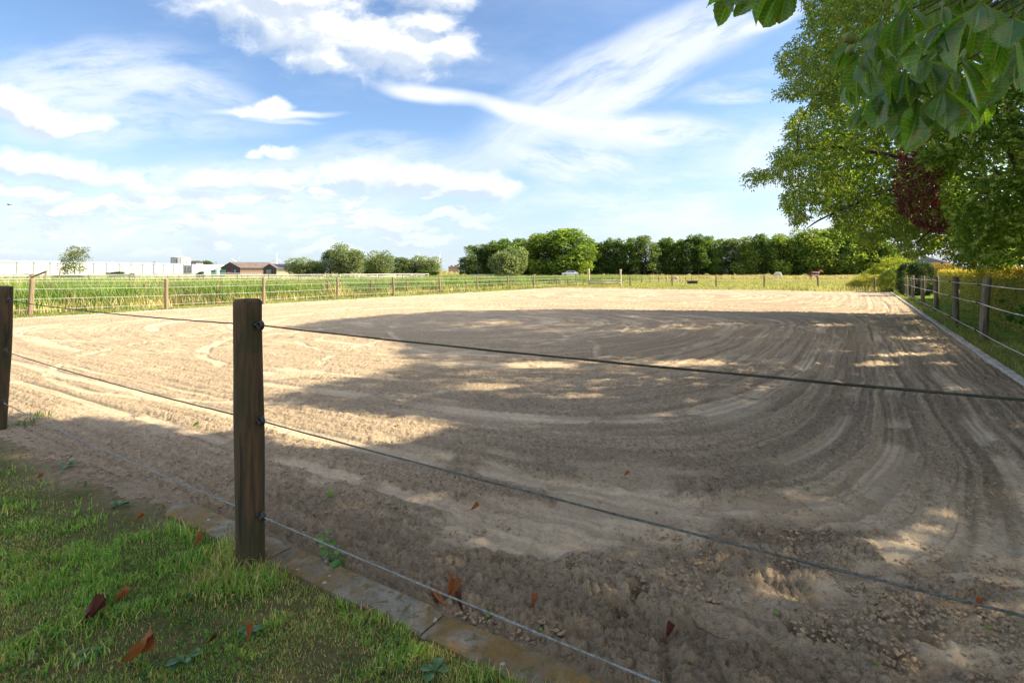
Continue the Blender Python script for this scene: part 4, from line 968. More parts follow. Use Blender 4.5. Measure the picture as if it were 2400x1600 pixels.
def greenhouse():
    A = np.array((PX(-260, 175), 175.)); B = np.array((PX(450, 296), 296.)); d = (B - A) / np.linalg.norm(B - A); n = np.array((d[1], -d[0])); L = np.linalg.norm(B - A)
    t = thing('greenhouse', (*A, 0), 'long white greenhouse with a whitewashed wall of tall panes across the left horizon', 'greenhouse')
    bay = 6.2; k = int(L / bay); E = 5.2
    pane = None
    for i in range(k):
        for lv, (z0, z1) in enumerate(((.6, 2.6), (2.66, E - .1))):
            p = A + d * (i * bay + .12); q = A + d * ((i + 1) * bay - .12)
            m = MB(); m.obox((0, 0), q - p, .05, z0, z1)
            key = 'pane%d' % lv
            if pane is None: pane = {}
            if key not in pane: pane[key] = m.mesh('pane'); pane[key].materials.append(M_glasswall)
            o = bpy.data.objects.new('pane', pane[key]); COL.objects.link(o); o.parent = t; o.location = (*(p - A), 0)
    me = None
    for i in range(k + 1):
        if me is None:
            m = MB(); m.obox((0, 0), d * .42, .3, 0, E + .35); me = m.mesh('mullion'); me.materials.append(M_frame)
        o = bpy.data.objects.new('mullion', me); COL.objects.link(o); o.parent = t; o.location = (*(d * (i * bay - .1) + n * .03), 0)
    m = MB(); m.obox(A + n * .06, B + n * .06, .3, E - .1, E + .12); m.obox(A, B, .12, 0, .6); m.obox(A, B, .1, 2.6, 2.66); m.build('gutter', M_frame, t)
    # ridged roof, one gable per bay running away from us
    m = MB(); back = -n * 60
    for i in range(k):
        p = A + d * i * bay; q = p + d * bay; c = (p + q) / 2
        v = [(*p, E + .1), (*c, E + 1.1), (*q, E + .1), (*(p + back), E + .1), (*(c + back), E + 1.1), (*(q + back), E + .1)]
        m.add(v, [(0, 1, 4, 3), (1, 2, 5, 4), (0, 2, 1), (3, 4, 5)])
    m.build('roof', M_glassroof, t)
    e = B + d * 26 + n * 1
    for i in range(5):
        p = B + (e - B) * i / 5; q = B + (e - B) * (i + .92) / 5
        m = MB(); m.obox(p, q, .2, 0, E + .2); m.build('end_panel', M_steel if i % 2 else M_white_paint, t)
    m = MB(); m.obox(B, e, .6, E + .2, E + .6); m.build('end_coping', M_white_paint, t)
    m = MB(); m.obox(B + back * .01, B + back, .3, 0, E); m.obox(e - n * .3, e + back, .3, 0, E); m.build('side_wall', M_glasswall, t)
greenhouse()
def barn(D, gx0, gx1, apexx, apexy, eavey, wx1, ridge_y, label, wallm, solar=False, depth=26, name='barn'):
    """gable faces us on the left, the long wall runs off to the right"""
    X0, X1, XA, XW = (PX(q, D) for q in (gx0, gx1, apexx, wx1)); ze = PZ(eavey, D); zr = PZ(apexy, D)
    a = np.array((X0, D + (gx1 - gx0) * .10)); b_ = np.array((X1, D)); c = b_ + np.array((XW - X1, (XW - X1) * .35)); dd = c - b_
    t = thing(name, (*b_, 0), label, 'barn')
    mid_ = (a + b_) / 2; a2, c2, m2 = a + dd, c, mid_ + dd
    m = MB(); m.add([(*a, 0), (*b_, 0), (*b_, ze), (*mid_, zr), (*a, ze)], [(0, 1, 2, 3, 4)]); m.add([(*a2, 0), (*c2, 0), (*c2, ze), (*m2, zr), (*a2, ze)], [(4, 3, 2, 1, 0)]); m.build('gable', M_dark, t)
    m = MB(); m.add([(*b_, 0), (*c, 0), (*c, ze), (*b_, ze), (*a, 0), (*a2, 0), (*a2, ze), (*a, ze)], [(0, 1, 2, 3), (7, 6, 5, 4)]); m.build('wall', wallm, t)
    u = (b_ - a) / np.linalg.norm(b_ - a); ov = .7
    m = MB()
    for (e0, e1, s) in ((b_, c, 1), (a, a2, -1)):
        f = (ze - zr) / np.linalg.norm(b_ - mid_); o = u * s * ov
        r0, r1 = mid_ - dd * .02, m2 + dd * .02; q0, q1 = e0 - dd * .02 + o, e1 + dd * .02 + o
        m.add([(*r0, zr + .15), (*r1, zr + .15), (*q1, ze + f * ov + .15), (*q0, ze + f * ov + .15), (*r0, zr), (*r1, zr), (*q1, ze + f * ov), (*q0, ze + f * ov)], [(0, 1, 2, 3), (7, 6, 5, 4), (0, 3, 7, 4), (1, 5, 6, 2), (2, 6, 7, 3)])
    rf = m.build('roof', M_roofb, t)
    if solar:
        for i in range(6):
            s0, s1 = .12 + i * .14, .12 + i * .14 + .125
            P = [mid_ + dd * s0 + (b_ - mid_) * .2, mid_ + dd * s1 + (b_ - mid_) * .2, mid_ + dd * s1 + (b_ - mid_) * .95, mid_ + dd * s0 + (b_ - mid_) * .95]; zz = [zr + (ze - zr) * f for f in (.2, .2, .95, .95)]
            m = MB(); m.add([(*p, z + .3) for p, z in zip(P, zz)] + [(*p, z + .18) for p, z in zip(P, zz)], [(3, 2, 1, 0), (0, 1, 5, 4), (1, 2, 6, 5), (2, 3, 7, 6), (3, 0, 4, 7)]); m.build('solar_panel', M_solar, rf)
    w = np.linalg.norm(b_ - a); g = np.array((-u[1], u[0])) * -1
    p0, p1 = a + u * w * .25 + g * .1, a + u * w * .62 + g * .1
    m = MB(); m.obox(p0, p1, .2, 0, ze * .8); m.build('door', M_frame if solar else M_dark, t)
    return t
b1 = barn(262, 503, 563, 530, 614.5, 627, 640, 615, 'wide barn with brown roof, dark gable and pinkish side wall behind the field', M_brick)
barn(240, 607, 648, 620, 618.5, 628.5, 704, 619, 'smaller barn with solar panels on its roof, left of the willows', M_cream, True)
def turbine(px, hub_y, D, rot, label, blade=38, yaw=0):
    X = PX(px, D); Z = PZ(hub_y, D); t = thing('wind_turbine', (X, D, 0), label, 'wind turbine', 'wind turbines on the horizon')
    m = MB(); m.tube([(X, D, 0), (X, D, Z * .5), (X, D, Z)], [3.2, 2.6, 1.8], 10); m.build('tower', M_white_paint, t, True)
    m = MB(); m.box(X - 2, X + 2, D - 3, D + 6, Z - 1.8, Z + 2); m.build('nacelle', M_white_paint, t)
    for k in range(3):
        a = R(rot + 120 * k); m = MB(); P = [(X + math.sin(a) * s * math.cos(yaw), D - 4 + math.sin(a) * s * math.sin(yaw), Z + math.cos(a) * s) for s in (0, blade * .2, blade * .6, blade)]
        m.tube(P, [1.2, 2.0, 1.3, .3], 6); m.build('blade', M_white_paint, t, True)
turbine(649, 607, 2600, 0, 'white wind turbine with one blade straight up above the solar barn', 30)
turbine(552, 611, 3000, 55, 'faint white wind turbine low above the wide brown roof', 34)
turbine(978, 604, 2600, 20, 'white wind turbine blades showing above the willow row', 26)
turbine(1029, 608, 2500, 15, 'white wind turbine right of the last grey willow', 30)
def tank():
    D = 330; X = PX(424, D); t = thing('storage_tank', (X, D, 0), 'round grey metal storage tank above the greenhouse\'s right end', 'tank'); Z = PZ(603.5, D); r_ = 20 / FP * D
    m = MB(); th = np.arange(28) / 28 * 2 * math.pi
    V_ = [(X + r_ * math.cos(a), D + r_ * math.sin(a), z) for z in (0, Z) for a in th]; m.add(V_, [(i, (i + 1) % 28, 28 + (i + 1) % 28, 28 + i) for i in range(28)]); m.build('tank_wall', M_steel, t)
    m = MB(); V_ = [(X + r_ * 1.02 * math.cos(a), D + r_ * 1.02 * math.sin(a), Z) for a in th] + [(X, D, Z + .9)]; m.add(V_, [(i, (i + 1) % 28, 28) for i in range(28)] + [tuple(range(28))[::-1]]); m.build('tank_roof', M_steel, t)
    for i in range(7):
        a = R(200 + i * 20); m = MB(); m.tube([(X + r_ * 1.01 * math.cos(a), D + r_ * 1.01 * math.sin(a), z) for z in (0, Z)], .08, 4); m.build('seam', M_frame, t)
    m = MB(); m.box(X + r_ * .1, X + r_ * .3, D - r_ - .6, D - r_ + .3, 0, Z - 1); m.build('ladder_cage', M_frame, t)
tank()
def house(name, px0, px1, ridge, eave, D, wm, rm, label, base=0):
    x0, x1 = PX(px0, D), PX(px1, D); zr, ze = PZ(ridge, D), PZ(eave, D); w = 8; t = thing(name, (x0, D, 0), label, 'house')
    m = MB(); m.box(x0, x1, D, D + w, 0, ze); m.build('wall', wm, t)
    m = MB(); m.add([(x0 - .3, D - .3, ze), (x1 + .3, D - .3, ze), (x1 + .3, D + w / 2, zr), (x0 - .3, D + w / 2, zr), (x0 - .3, D + w + .3, ze), (x1 + .3, D + w + .3, ze)], [(0, 1, 2, 3), (3, 2, 5, 4), (0, 3, 4), (1, 5, 2)]); m.build('roof', rm, t)
    for i in range(2):
        a = x0 + (x1 - x0) * (.2 + .4 * i); m = MB(); m.box(a, a + (x1 - x0) * .15, D - .05, D + .02, ze * .45, ze * .75); m.build('window', M_solar, t)
    return t
house('house', 443, 460, 611, 616, 360, M_grey, M_dark, 'small dark roofed house just right of the round tank')
house('house', 2278, 2330, 598, 629, 40, M_grey, simple('slate_roof', (.20, .21, .24), (.15, .16, .18), 2, .5, 0), 'grey slate roofed house glimpsed above the clipped hedge behind the leaves')
def brick_block():
    D = 640; t = thing('brick_building', (PX(1051, D), D, 0), 'distant red brick block with stepped roofline on the horizon between the woods', 'building')
    for i, (a, b_, ty) in enumerate(((1051, 1056, 624), (1056, 1061, 621.5), (1061, 1065, 624), (1065, 1070, 621), (1070, 1075, 625.5))):
        m = MB(); m.box(PX(a, D), PX(b_, D) - .05, D, D + 12, 0, PZ(ty, D)); m.build('wall', M_brick, t)
        m = MB(); m.box(PX(a, D) + .6, PX(b_, D) - .8, D - .1, D - .01, PZ(628, D), PZ(626.5, D)); m.build('window', M_solar, t)
brick_block()
t = thing('fence_panel', (PX(494, 200), 200, 0), 'teal green sheet fence in the farmyard between the greenhouse and the wide barn', 'fence')
for i, (a, b_) in enumerate(((494, 501), (501.3, 505.4), (514, 520.5), (520.9, 528))):
    m = MB(); m.box(PX(a, 200), PX(b_, 200), 200, 200.1, 0, PZ(631.8, 200)); m.build('panel', M_teal, t)
t = thing('gas_tank', (PX(510, 196), 196, 0), 'upright white tank standing before the teal sheet fence', 'tank')
m = MB(); X = PX(510, 196); m.tube([(X, 196, z) for z in (.2, .4, 2.6, 3.0, 3.1)], [.45, .5, .5, .35, .1], 12); m.build('vessel', M_white_paint, t, True)
m = MB(); m.box(X - .35, X + .35, 195.7, 196.3, 0, .22); m.build('foot', M_frame, t)
t = thing('tractor', (PX(543, 250), 250, 0), 'small red farm machine standing in front of the dark barn gable', 'tractor')
X = PX(543, 250); m = MB(); m.box(X - 1.6, X + .4, 249, 250.4, .7, 1.8); m.build('body', M_red, t); m = MB(); m.box(X + .3, X + 1.7, 249, 250.4, .8, 2.7); m.build('cab', M_solar, t)
for (dx, rr2) in ((-1.2, .5), (1.1, .85)):
    for yy in (248.9, 250.3): m = MB(); m.tube([(X + dx, yy, rr2), (X + dx, yy + .3, rr2)], rr2, 14); m.build('wheel', M_black, t)
for i, (px, ty) in enumerate(((361.6, 614), (437, 614.5), (506.7, 615.5))):
    D = 108; X = PX(px, D); t = thing('light_pole', (X, D, 0), ('leftmost thin grey pole standing in front of the greenhouse', 'thin grey pole in front of the greenhouse right below the round tank', 'thin grey pole in front of the upright white tank')[i], 'pole', 'thin grey poles on the left')
    m = MB(); m.tube([(X, D, 0), (X, D, PZ(ty, D))], [.07, .05], 8); m.build('pole', M_frame, t); m = MB(); m.box(X - .09, X + .09, D - .09, D + .09, PZ(ty, D), PZ(ty, D) + .12); m.build('cap', M_frame, t)
# crossing weathered stakes by the first left fence post
t = thing('broken_rail', (PX(95, 24), 24, 0), 'weathered loose rail leaning on stakes just behind the first left fence post', 'rail')
for (a, b_, w) in (((62, 652), (72, 642), .03), ((72, 650), (104, 636), .045), ((104, 652), (105, 634), .04), ((138, 652), (138, 628), .03), ((50, 640), (76, 645), .02)):
    m = MB(); m.tube([(PX(a[0], 24), 24, PZ(a[1], 24)), (PX(b_[0], 24), 24.1, PZ(b_[1], 24))], w, 6); m.build('stake', M_post_far, t)

# ------------------------------------------------------------------ road and silver car beyond the meadow
mR = simple('asphalt', (.055, .055, .058), (.045, .045, .047), 2, .9, 0)
m = MB(); m.box(-60, 140, 135.5, 139.5, -.1, .35); tag(m.build('road', mR), kind='structure')
m = MB()
t = thing('guard_rail', (PX(1100, 116), 116, 0), 'grey metal road barrier in front of the silvery willow', 'barrier')
for i in range(4):
    X = PX(1104 + i * 24, 116); m = MB(); m.box(X - .06, X + .06, 115.9, 116.0, 0, 1.0); m.build('barrier_post', M_steel, t)
m = MB(); m.box(PX(1100, 116), PX(1182, 116), 115.8, 115.86, .78, 1.0); m.box(PX(1100, 116), PX(1182, 116), 115.8, 115.86, .4, .5); m.build('barrier_rail', M_steel, t)
def car():
    D = 134.9; D = 137.2; X = PX(1336, D); t = thing('car', (X, D, .40), 'silver hatchback half hidden by grass on the road in front of the biggest tree', 'car'); s = 1.0; L = 2.1; zb = .42
    prof = [(-2.1, .35), (-2.1, .8), (-2.0, .95), (-1.15, 1.02), (-.55, 1.45), (-.1, 1.52), (.9, 1.50), (1.55, 1.12), (2.0, 1.0), (2.1, .75), (2.1, .35)]
    m = MB(); V_ = []
    for yy, f in ((-.82, 0), (-.86, 1), (.86, 1), (.82, 0)):
        for (x, z) in prof:
            ins = .14 if z > 1.1 else 0
            V_.append((x, yy * (1 - ins) if f or ins == 0 else yy * (1 - ins), z + .55 * 0))
    k = len(prof); F = [tuple(range(k)), tuple(3 * k + j for j in range(k))[::-1]]
    for i in range(3): F += [(i * k + j, (i + 1) * k + j, (i + 1) * k + (j + 1) % k, i * k + (j + 1) % k) for j in range(k)]
    V_ = [(X + x, D + y, z + .40) for x, y, z in V_]; m.add(V_, F); silver = simple('silver_car_paint', (.70, .71, .73), (.66, .67, .69), 2, .25, 0, metal=.3); m.build('body', silver, t, False)
    for (w) in ([(-1.0, 1.06), (-.5, 1.40), (.05, 1.44), (.05, 1.06)], [(.12, 1.06), (.12, 1.44), (.85, 1.42), (1.35, 1.08)]):
        m = MB(); m.add([(X + x, D - .80 + (z - 1.06) * .12, z + .40) for x, z in w] + [(X + x, D - .76 + (z - 1.06) * .12, z + .40) for x, z in w], [(0, 1, 2, 3), (7, 6, 5, 4), (0, 4, 5, 1), (1, 5, 6, 2), (2, 6, 7, 3), (3, 7, 4, 0)]); m.build('window', M_solar, t)
    for x in (-1.35, 1.35):
        for y in (-.9, .7): m = MB(); m.tube([(X + x, D + y, .68), (X + x, D + y + .2, .68)], .32, 16); m.build('wheel', M_black, t)
car()

# ------------------------------------------------------------------ horses
def skin_mesh(name, verts, edges, radii, mat, parent, loc, rz, sub=2):
    me = bpy.data.meshes.new(name); me.from_pydata(verts, edges, []); o = bpy.data.objects.new(name, me); COL.objects.link(o); me.materials.append(mat)
    sk = o.modifiers.new('skin', 'SKIN'); sk.use_smooth_shade = True
    for i, r_ in enumerate(radii):
        rr3 = r_ if isinstance(r_, tuple) else (r_, r_); me.skin_vertices[0].data[i].radius = rr3
    me.skin_vertices[0].data[0].use_root = True
    sb = o.modifiers.new('sub', 'SUBSURF'); sb.levels = sub; sb.render_levels = sub
    o.parent = parent
    return o
def horse(loc, rz, s, coat, mane, label, graze=False, rug=None, name='horse', muzzle=None, leg=None):
    t = thing(name, loc, label, 'pony' if name == 'pony' else 'horse'); t.rotation_euler = (0, 0, rz); t.scale = (s, s, s)
    # nose towards +X
    V_ = [(-.05, 0, 1.08), (.38, 0, 1.10), (.62, 0, 1.18), (-.50, 0, 1.14), (-.74, 0, 1.12)]; Rd = [(.27, .30), (.25, .28), (.20, .22), (.25, .27), (.17, .19)]
    E_ = [(0, 1), (1, 2), (0, 3), (3, 4)]
    def add(p, r_, frm): V_.append(p); Rd.append(r_); E_.append((frm, len(V_) - 1)); return len(V_) - 1
    if graze: nk = [((.84, 0, 1.10), (.15, .19)), ((1.05, 0, .80), (.11, .15)), ((1.16, 0, .52), (.09, .12)), ((1.22, 0, .34), (.09, .115)), ((1.18, 0, .10), (.055, .065))]
    else: nk = [((.84, 0, 1.34), (.14, .18)), ((1.06, 0, 1.50), (.10, .14)), ((1.22, 0, 1.60), (.09, .11)), ((1.38, 0, 1.50), (.08, .10)), ((1.62, 0, 1.30), (.055, .06))]
    f = 2
    for p, r_ in nk: f = add(p, r_, f)
    head = len(V_) - 3
    for sy in (-1, 1):
        a = add((.46, sy * .15, .92), .11, 1); a = add((.47, sy * .16, .60), .060, a); a = add((.46, sy * .16, .50), .055, a); a = add((.45, sy * .16, .20), .036, a); a = add((.47, sy * .16, .09), .045, a); a = add((.49, sy * .16, .015), .058, a)
        b_ = add((-.58, sy * .15, .92), .14, 3); b_ = add((-.50, sy * .16, .72), .085, b_); b_ = add((-.72, sy * .16, .50), .055, b_); b_ = add((-.68, sy * .16, .20), .038, b_); b_ = add((-.66, sy * .16, .09), .045, b_); b_ = add((-.64, sy * .16, .015), .058, b_)
        add((V_[head][0] - .03 + (.05 if graze else 0), sy * .08, V_[head][2] + (.02 if graze else .17)), .022, head)
    skin_mesh('body', V_, E_, Rd, coat, t, loc, rz)
    T = [(-.88, 0, 1.14), (-.97, 0, .95), (-1.0, 0, .65), (-.98, 0, .42)]
    skin_mesh('tail', T, [(0, 1), (1, 2), (2, 3)], [.045, .07, .065, .03], mane, t, loc, rz)
    M_ = [(nk[k][0][0] - .10, 0, nk[k][0][2] + (.16 if not graze else .16)) for k in range(3)]
    if graze: M_ = [(.80, 0, 1.28), (.98, 0, 1.0), (1.10, 0, .7)]
    skin_mesh('mane', M_, [(0, 1), (1, 2)], [(.03, .06)] * 3, mane, t, loc, rz)
    if rug:
        m = MB(); V2 = []; nr = 14; xs = [-.86, -.8, -.4, 0, .4, .6, .68]
        for i, x in enumerate(xs):
            rz_ = [.16, .30, .345, .36, .34, .30, .24][i]; cz = 1.10
            for j in range(nr + 1):
                a = math.pi * (j / nr); y = math.cos(a) * rz_ * 1.02; z = cz + math.sin(a) * rz_ * 1.02
                if j == 0 or j == nr: z = cz - .30
                V2.append((x, y * (1 if 0 < j < nr else 1.02), z))
        F = [(i * (nr + 1) + j, i * (nr + 1) + j + 1, (i + 1) * (nr + 1) + j + 1, (i + 1) * (nr + 1) + j) for i in range(len(xs) - 1) for j in range(nr)]
        m.add(V2, F); rg = link('rug', m.mesh('rug', True), rug, None); rg.parent = t
        so_ = rg.modifiers.new('s', 'SOLIDIFY'); so_.thickness = .02
        m = MB(); 
        for x in (-.82,): m.tube([(x, .36, .84), (-.2, .38, .80), (.5, .36, .84)], .018, 5); m.tube([(x, -.36, .84), (-.2, -.38, .80), (.5, -.36, .84)], .018, 5)
        o = link('rug_strap', m.mesh('rug_strap'), M_white_paint, None); o.parent = t
    return t
M_white_coat = simple('white_coat', (.62, .58, .52), (.50, .46, .40), 4, .8, 0); M_chestnut_coat = simple('chestnut_coat', (.26, .095, .035), (.20, .07, .025), 4, .6, 0)
M_cream_coat = simple('cream_and_tan_coat', (.60, .50, .38), (.42, .27, .14), 2.2, .8, 0); M_rug = simple('maroon_rug', (.115, .022, .032), (.09, .018, .028), 5, .8, 0)
D = 105; horse((PX(1822, D), D, 0), R(-80), 1.08, M_white_coat, M_white_coat, 'white horse grazing with its body turned towards the camera in the paddock', True)
D = 104; horse((PX(1909, D), D, 0), R(3), 1.1, M_chestnut_coat, M_chestnut_coat, 'chestnut horse in a maroon rug standing sideways in the paddock', False, M_rug)
D = 74; horse((PX(1584, D) - .1, D, 0), R(120), .66, M_cream_coat, M_white_coat, 'small white and tan pony beside the short row of dark paddock posts', True, name='pony')
def trough(px, D, label):
    X = PX(px, D); t = thing('trough', (X, D, 0), label, 'trough', 'black feed troughs'); m = MB(); w, d, h = .34, .30, .42
    o = [(-w, -d), (w, -d), (w, d), (-w, d)]; V_ = [(X + x * .8, D + y * .8, .02) for x, y in o] + [(X + x, D + y, h) for x, y in o] + [(X + x * .88, D + y * .86, h) for x, y in o] + [(X + x * .72, D + y * .72, .06) for x, y in o]
    F = [(3, 2, 1, 0)] + [(i, (i + 1) % 4, 4 + (i + 1) % 4, 4 + i) for i in range(4)] + [(4 + i, 4 + (i + 1) % 4, 8 + (i + 1) % 4, 8 + i) for i in range(4)] + [(8 + i, 8 + (i + 1) % 4, 12 + (i + 1) % 4, 12 + i) for i in range(4)] + [(12, 13, 14, 15)]
    m.add(V_, F); m.build('tub', M_black, t)
    m = MB(); m.box(X - w * 1.05, X + w * 1.05, D - d * 1.08, D - d, h - .05, h + .01); m.build('rim', M_frame, t)
trough(1617.5, 66, 'left one of the two black feed troughs on the paddock grass'); trough(1627.5, 66, 'right one of the two black feed troughs on the paddock grass')
t = thing('feed_bucket', (*G(2083, 676), 0), 'dark red bucket hanging low by the crowded grey posts at the far right corner', 'bucket')
bx, by = G(2083, 676); m = MB(); m.tube([(bx, by - .3, .15), (bx, by - .3, .5), (bx, by - .3, .62)], [.11, .15, .16], 12); m.build('pail', simple('dark_red_plastic', (.16, .02, .03), (.12, .02, .02), 5, .5, 0), t, True)
m = MB(); m.tube([(bx - .15, by - .3, .60), (bx - .1, by - .3, .78), (bx + .1, by - .3, .78), (bx + .15, by - .3, .60)], .012, 5); m.build('handle', M_steel, t)

# ------------------------------------------------------------------ the trees that stand right of and above the arena
P_WALNUT = [(1890, -60), (1884, 0), (1892, 41), (1880, 78), (1835, 102), (1818, 155), (1851, 184), (1806, 224), (1863, 233), (1904, 222), (1904, 241), (1871, 257), (1841, 290), (1845, 335), (1814, 355), (1810, 388), (1749, 404), (1747, 433), (1777, 433), (1814, 420),
            (1847, 441), (1831, 453), (1831, 486), (1855, 502), (1855, 523), (1880, 523), (1908, 498), (1945, 494), (1953, 518), (1965, 539), (1998, 539), (2002, 559), (2039, 571), (2067, 559), (2092, 551), (2108, 584), (2141, 600), (2169, 588), (2210, 588), (2231, 612), (2290, 632), (2500, 600), (2500, -60)]
P_BUSH = [(2300, 150), (2227, 253), (2169, 302), (2149, 367), (2174, 396), (2202, 433), (2206, 482), (2227, 514), (2243, 571), (2263, 606), (2394, 622), (2600, 622), (2600, 150)]
P_PLUM = [(2112, 350), (2150, 330), (2200, 380), (2235, 440), (2235, 520), (2205, 548), (2150, 530), (2098, 488), (2095, 405)]
# where the photograph's ground is in shade, in its pixels
P_SHADE = [(670, 766), (760, 752), (900, 737), (1050, 729), (1300, 724), (1600, 728), (1900, 730), (2050, 736), (2150, 745), (2700, 800), (2700, 2600), (-1500, 2600), (-1500, 1120), (-800, 985), (-20, 975), (120, 988), (230, 985), (300, 1000), (420, 1014), (560, 1025), (640, 1052), (760, 1056),
           (900, 1048), (1000, 1030), (1085, 1005), (1075, 980), (900, 966), (720, 950), (630, 932), (730, 905), (860, 880), (980, 850), (930, 828), (970, 808), (900, 792), (760, 780)]
FLECKS = [(1150, 1283, 60, 22), (1005, 1160, 60, 20), (850, 1180, 80, 24), (1050, 1068, 45, 14), (1420, 1112, 50, 10), (1620, 850, 95, 9), (1260, 852, 90, 9), (1350, 1080, 30, 8), (2050, 852, 70, 8), (1985, 815, 60, 6), (1760, 790, 70, 4), (1480, 775, 60, 4), (1130, 905, 60, 10), (820, 1078, 60, 12),
          (2110, 828, 80, 5), (2230, 852, 50, 5), (1700, 756, 50, 3), (1950, 760, 60, 4), (2100, 790, 60, 5), (1520, 1548, 70, 26), (1180, 756, 50, 4), (1340, 930, 60, 7), (1620, 1330, 60, 10), (2080, 1300, 60, 10), (40, 1080, 60, 30), (640, 1285, 40, 16), (1750, 905, 60, 5), (1240, 1020, 50, 7), (1560, 965, 70, 6), (2250, 905, 50, 6)]
tanel = math.tan(R(SUN_EL)); sdx = math.sin(R(SUN_AZ)) / tanel; sdy = math.cos(R(SUN_AZ)) / tanel
HED_A = np.array((8.05, 6.95)); HED_D = np.array((.5670, .8237)); HED_N = np.array((.8237, -.5670)); HED_L = 27.5
def to_px(P):
    Y = np.maximum(P[:, 1], .05); return CX + P[:, 0] / Y * FP, HY - (P[:, 2] - EYE) / Y * FP, P[:, 1]
def in_frame(P, mx=30, my=30):
    x, y, d = to_px(P); return (d > .1) & (x > -mx) & (x < 2400 + mx) & (y > -my) & (y < 1600 + my)
def shade_ok(P, r):
    """True where a leaf's shadow falls on ground that is shaded in the photograph (or is out of view)"""
    gx = P[:, 0] - sdx * P[:, 2]; gy = P[:, 1] - sdy * P[:, 2]
    vis = gy > .8; gyc = np.maximum(gy, .8); px = CX + gx / gyc * FP; py = HY + EYE / gyc * FP
    ok = inpoly(px, py, P_SHADE) | ~vis | (px > 2500)
    for (fx, fy, rx, ry) in FLECKS: ok &= ~((((px - fx) / rx) ** 2 + ((py - fy) / ry) ** 2 < 1.0) & vis)
    # the hedge's top catches the sun
    hx = P[:, 0] - sdx * (P[:, 2] - 1.5); hy = P[:, 1] - sdy * (P[:, 2] - 1.5); q = np.stack([hx, hy], 1) - HED_A
    on = (np.abs(q @ HED_N - .4) < .55) & (q @ HED_D > 3) & (P[:, 2] > 1.6)
    ok &= ~(on & (r.uniform(0, 1, len(P)) < .93))
    return ok
def ellipsoid(r, n, c, rad, hollow=.0):
    d = rnorm(r, n, 0); q = r.uniform(hollow, 1, n) ** (1 / 3); return np.array(c) + d * q[:, None] * np.array(rad)
def clumped(P, s, thr, r):
    """keeps points where a coarse 3-D noise is high, so the crown has clumps and gaps"""
    v = .5 * (fbm(P[:, 0] / s, P[:, 2] / s + P[:, 1] * .31 / s, 2) + fbm(P[:, 1] / s + 31, P[:, 2] / s - P[:, 0] * .27 / s, 2)); return v > thr
def bough(m, pts, r0, r1, n=8): 
    pts = np.array(pts, float); k = len(pts); t = np.linspace(0, 1, 12); P = np.stack([np.interp(t * (k - 1), np.arange(k), pts[:, j]) for j in range(3)], 1)
    P[1:-1] = (P[:-2] + P[1:-1] * 2 + P[2:]) / 4; m.tube(P, np.linspace(r0, r1, 12), n)
def compound(P, d, r, L, pairs, size, cols, wf=.42):
    """feathered leaves: pairs of leaflets along a drooping stalk and one at the tip"""
    n = len(P); up = rnorm(r, n, 1.5); s = np.cross(d, up); s /= np.linalg.norm(s, axis=1)[:, None] + 1e-9; u = np.cross(s, d)
    tone = palette(n, cols, [1] * len(cols), r, .2); VV = []; FF = [[], []]; CC = []; off = 0
    for k in range(pairs * 2 + 1):
        if k == pairs * 2: sp = 0; f = 1.0
        else: sp = 1 if k % 2 else -1; f = .3 + .62 * (k // 2) / pairs
        base = P + d * (L * f)[:, None] - np.array([0, 0, 1.]) * (L * .25 * f * f)[:, None]
        ld = d * (.55 if sp else 1.0) + s * sp * .8 + np.array([0, 0, -.35]) + r.normal(0, .16, (n, 3)); ld /= np.linalg.norm(ld, axis=1)[:, None]
        nr = u + r.normal(0, .35, (n, 3)); nr /= np.linalg.norm(nr, axis=1)[:, None]
        Vt, F, c, _ = leaves(base, ld, nr, size * r.uniform(.7, 1.2, n), wf, tone * r.uniform(.85, 1.15, (n, 1)), droop=.3)
        VV.append(Vt); CC.append(c); FF[0].append(F[0] + off); FF[1].append(F[1] + off); off += len(Vt)
    return np.vstack(VV), [np.vstack(FF[0]), np.vstack(FF[1])], np.vstack(CC)

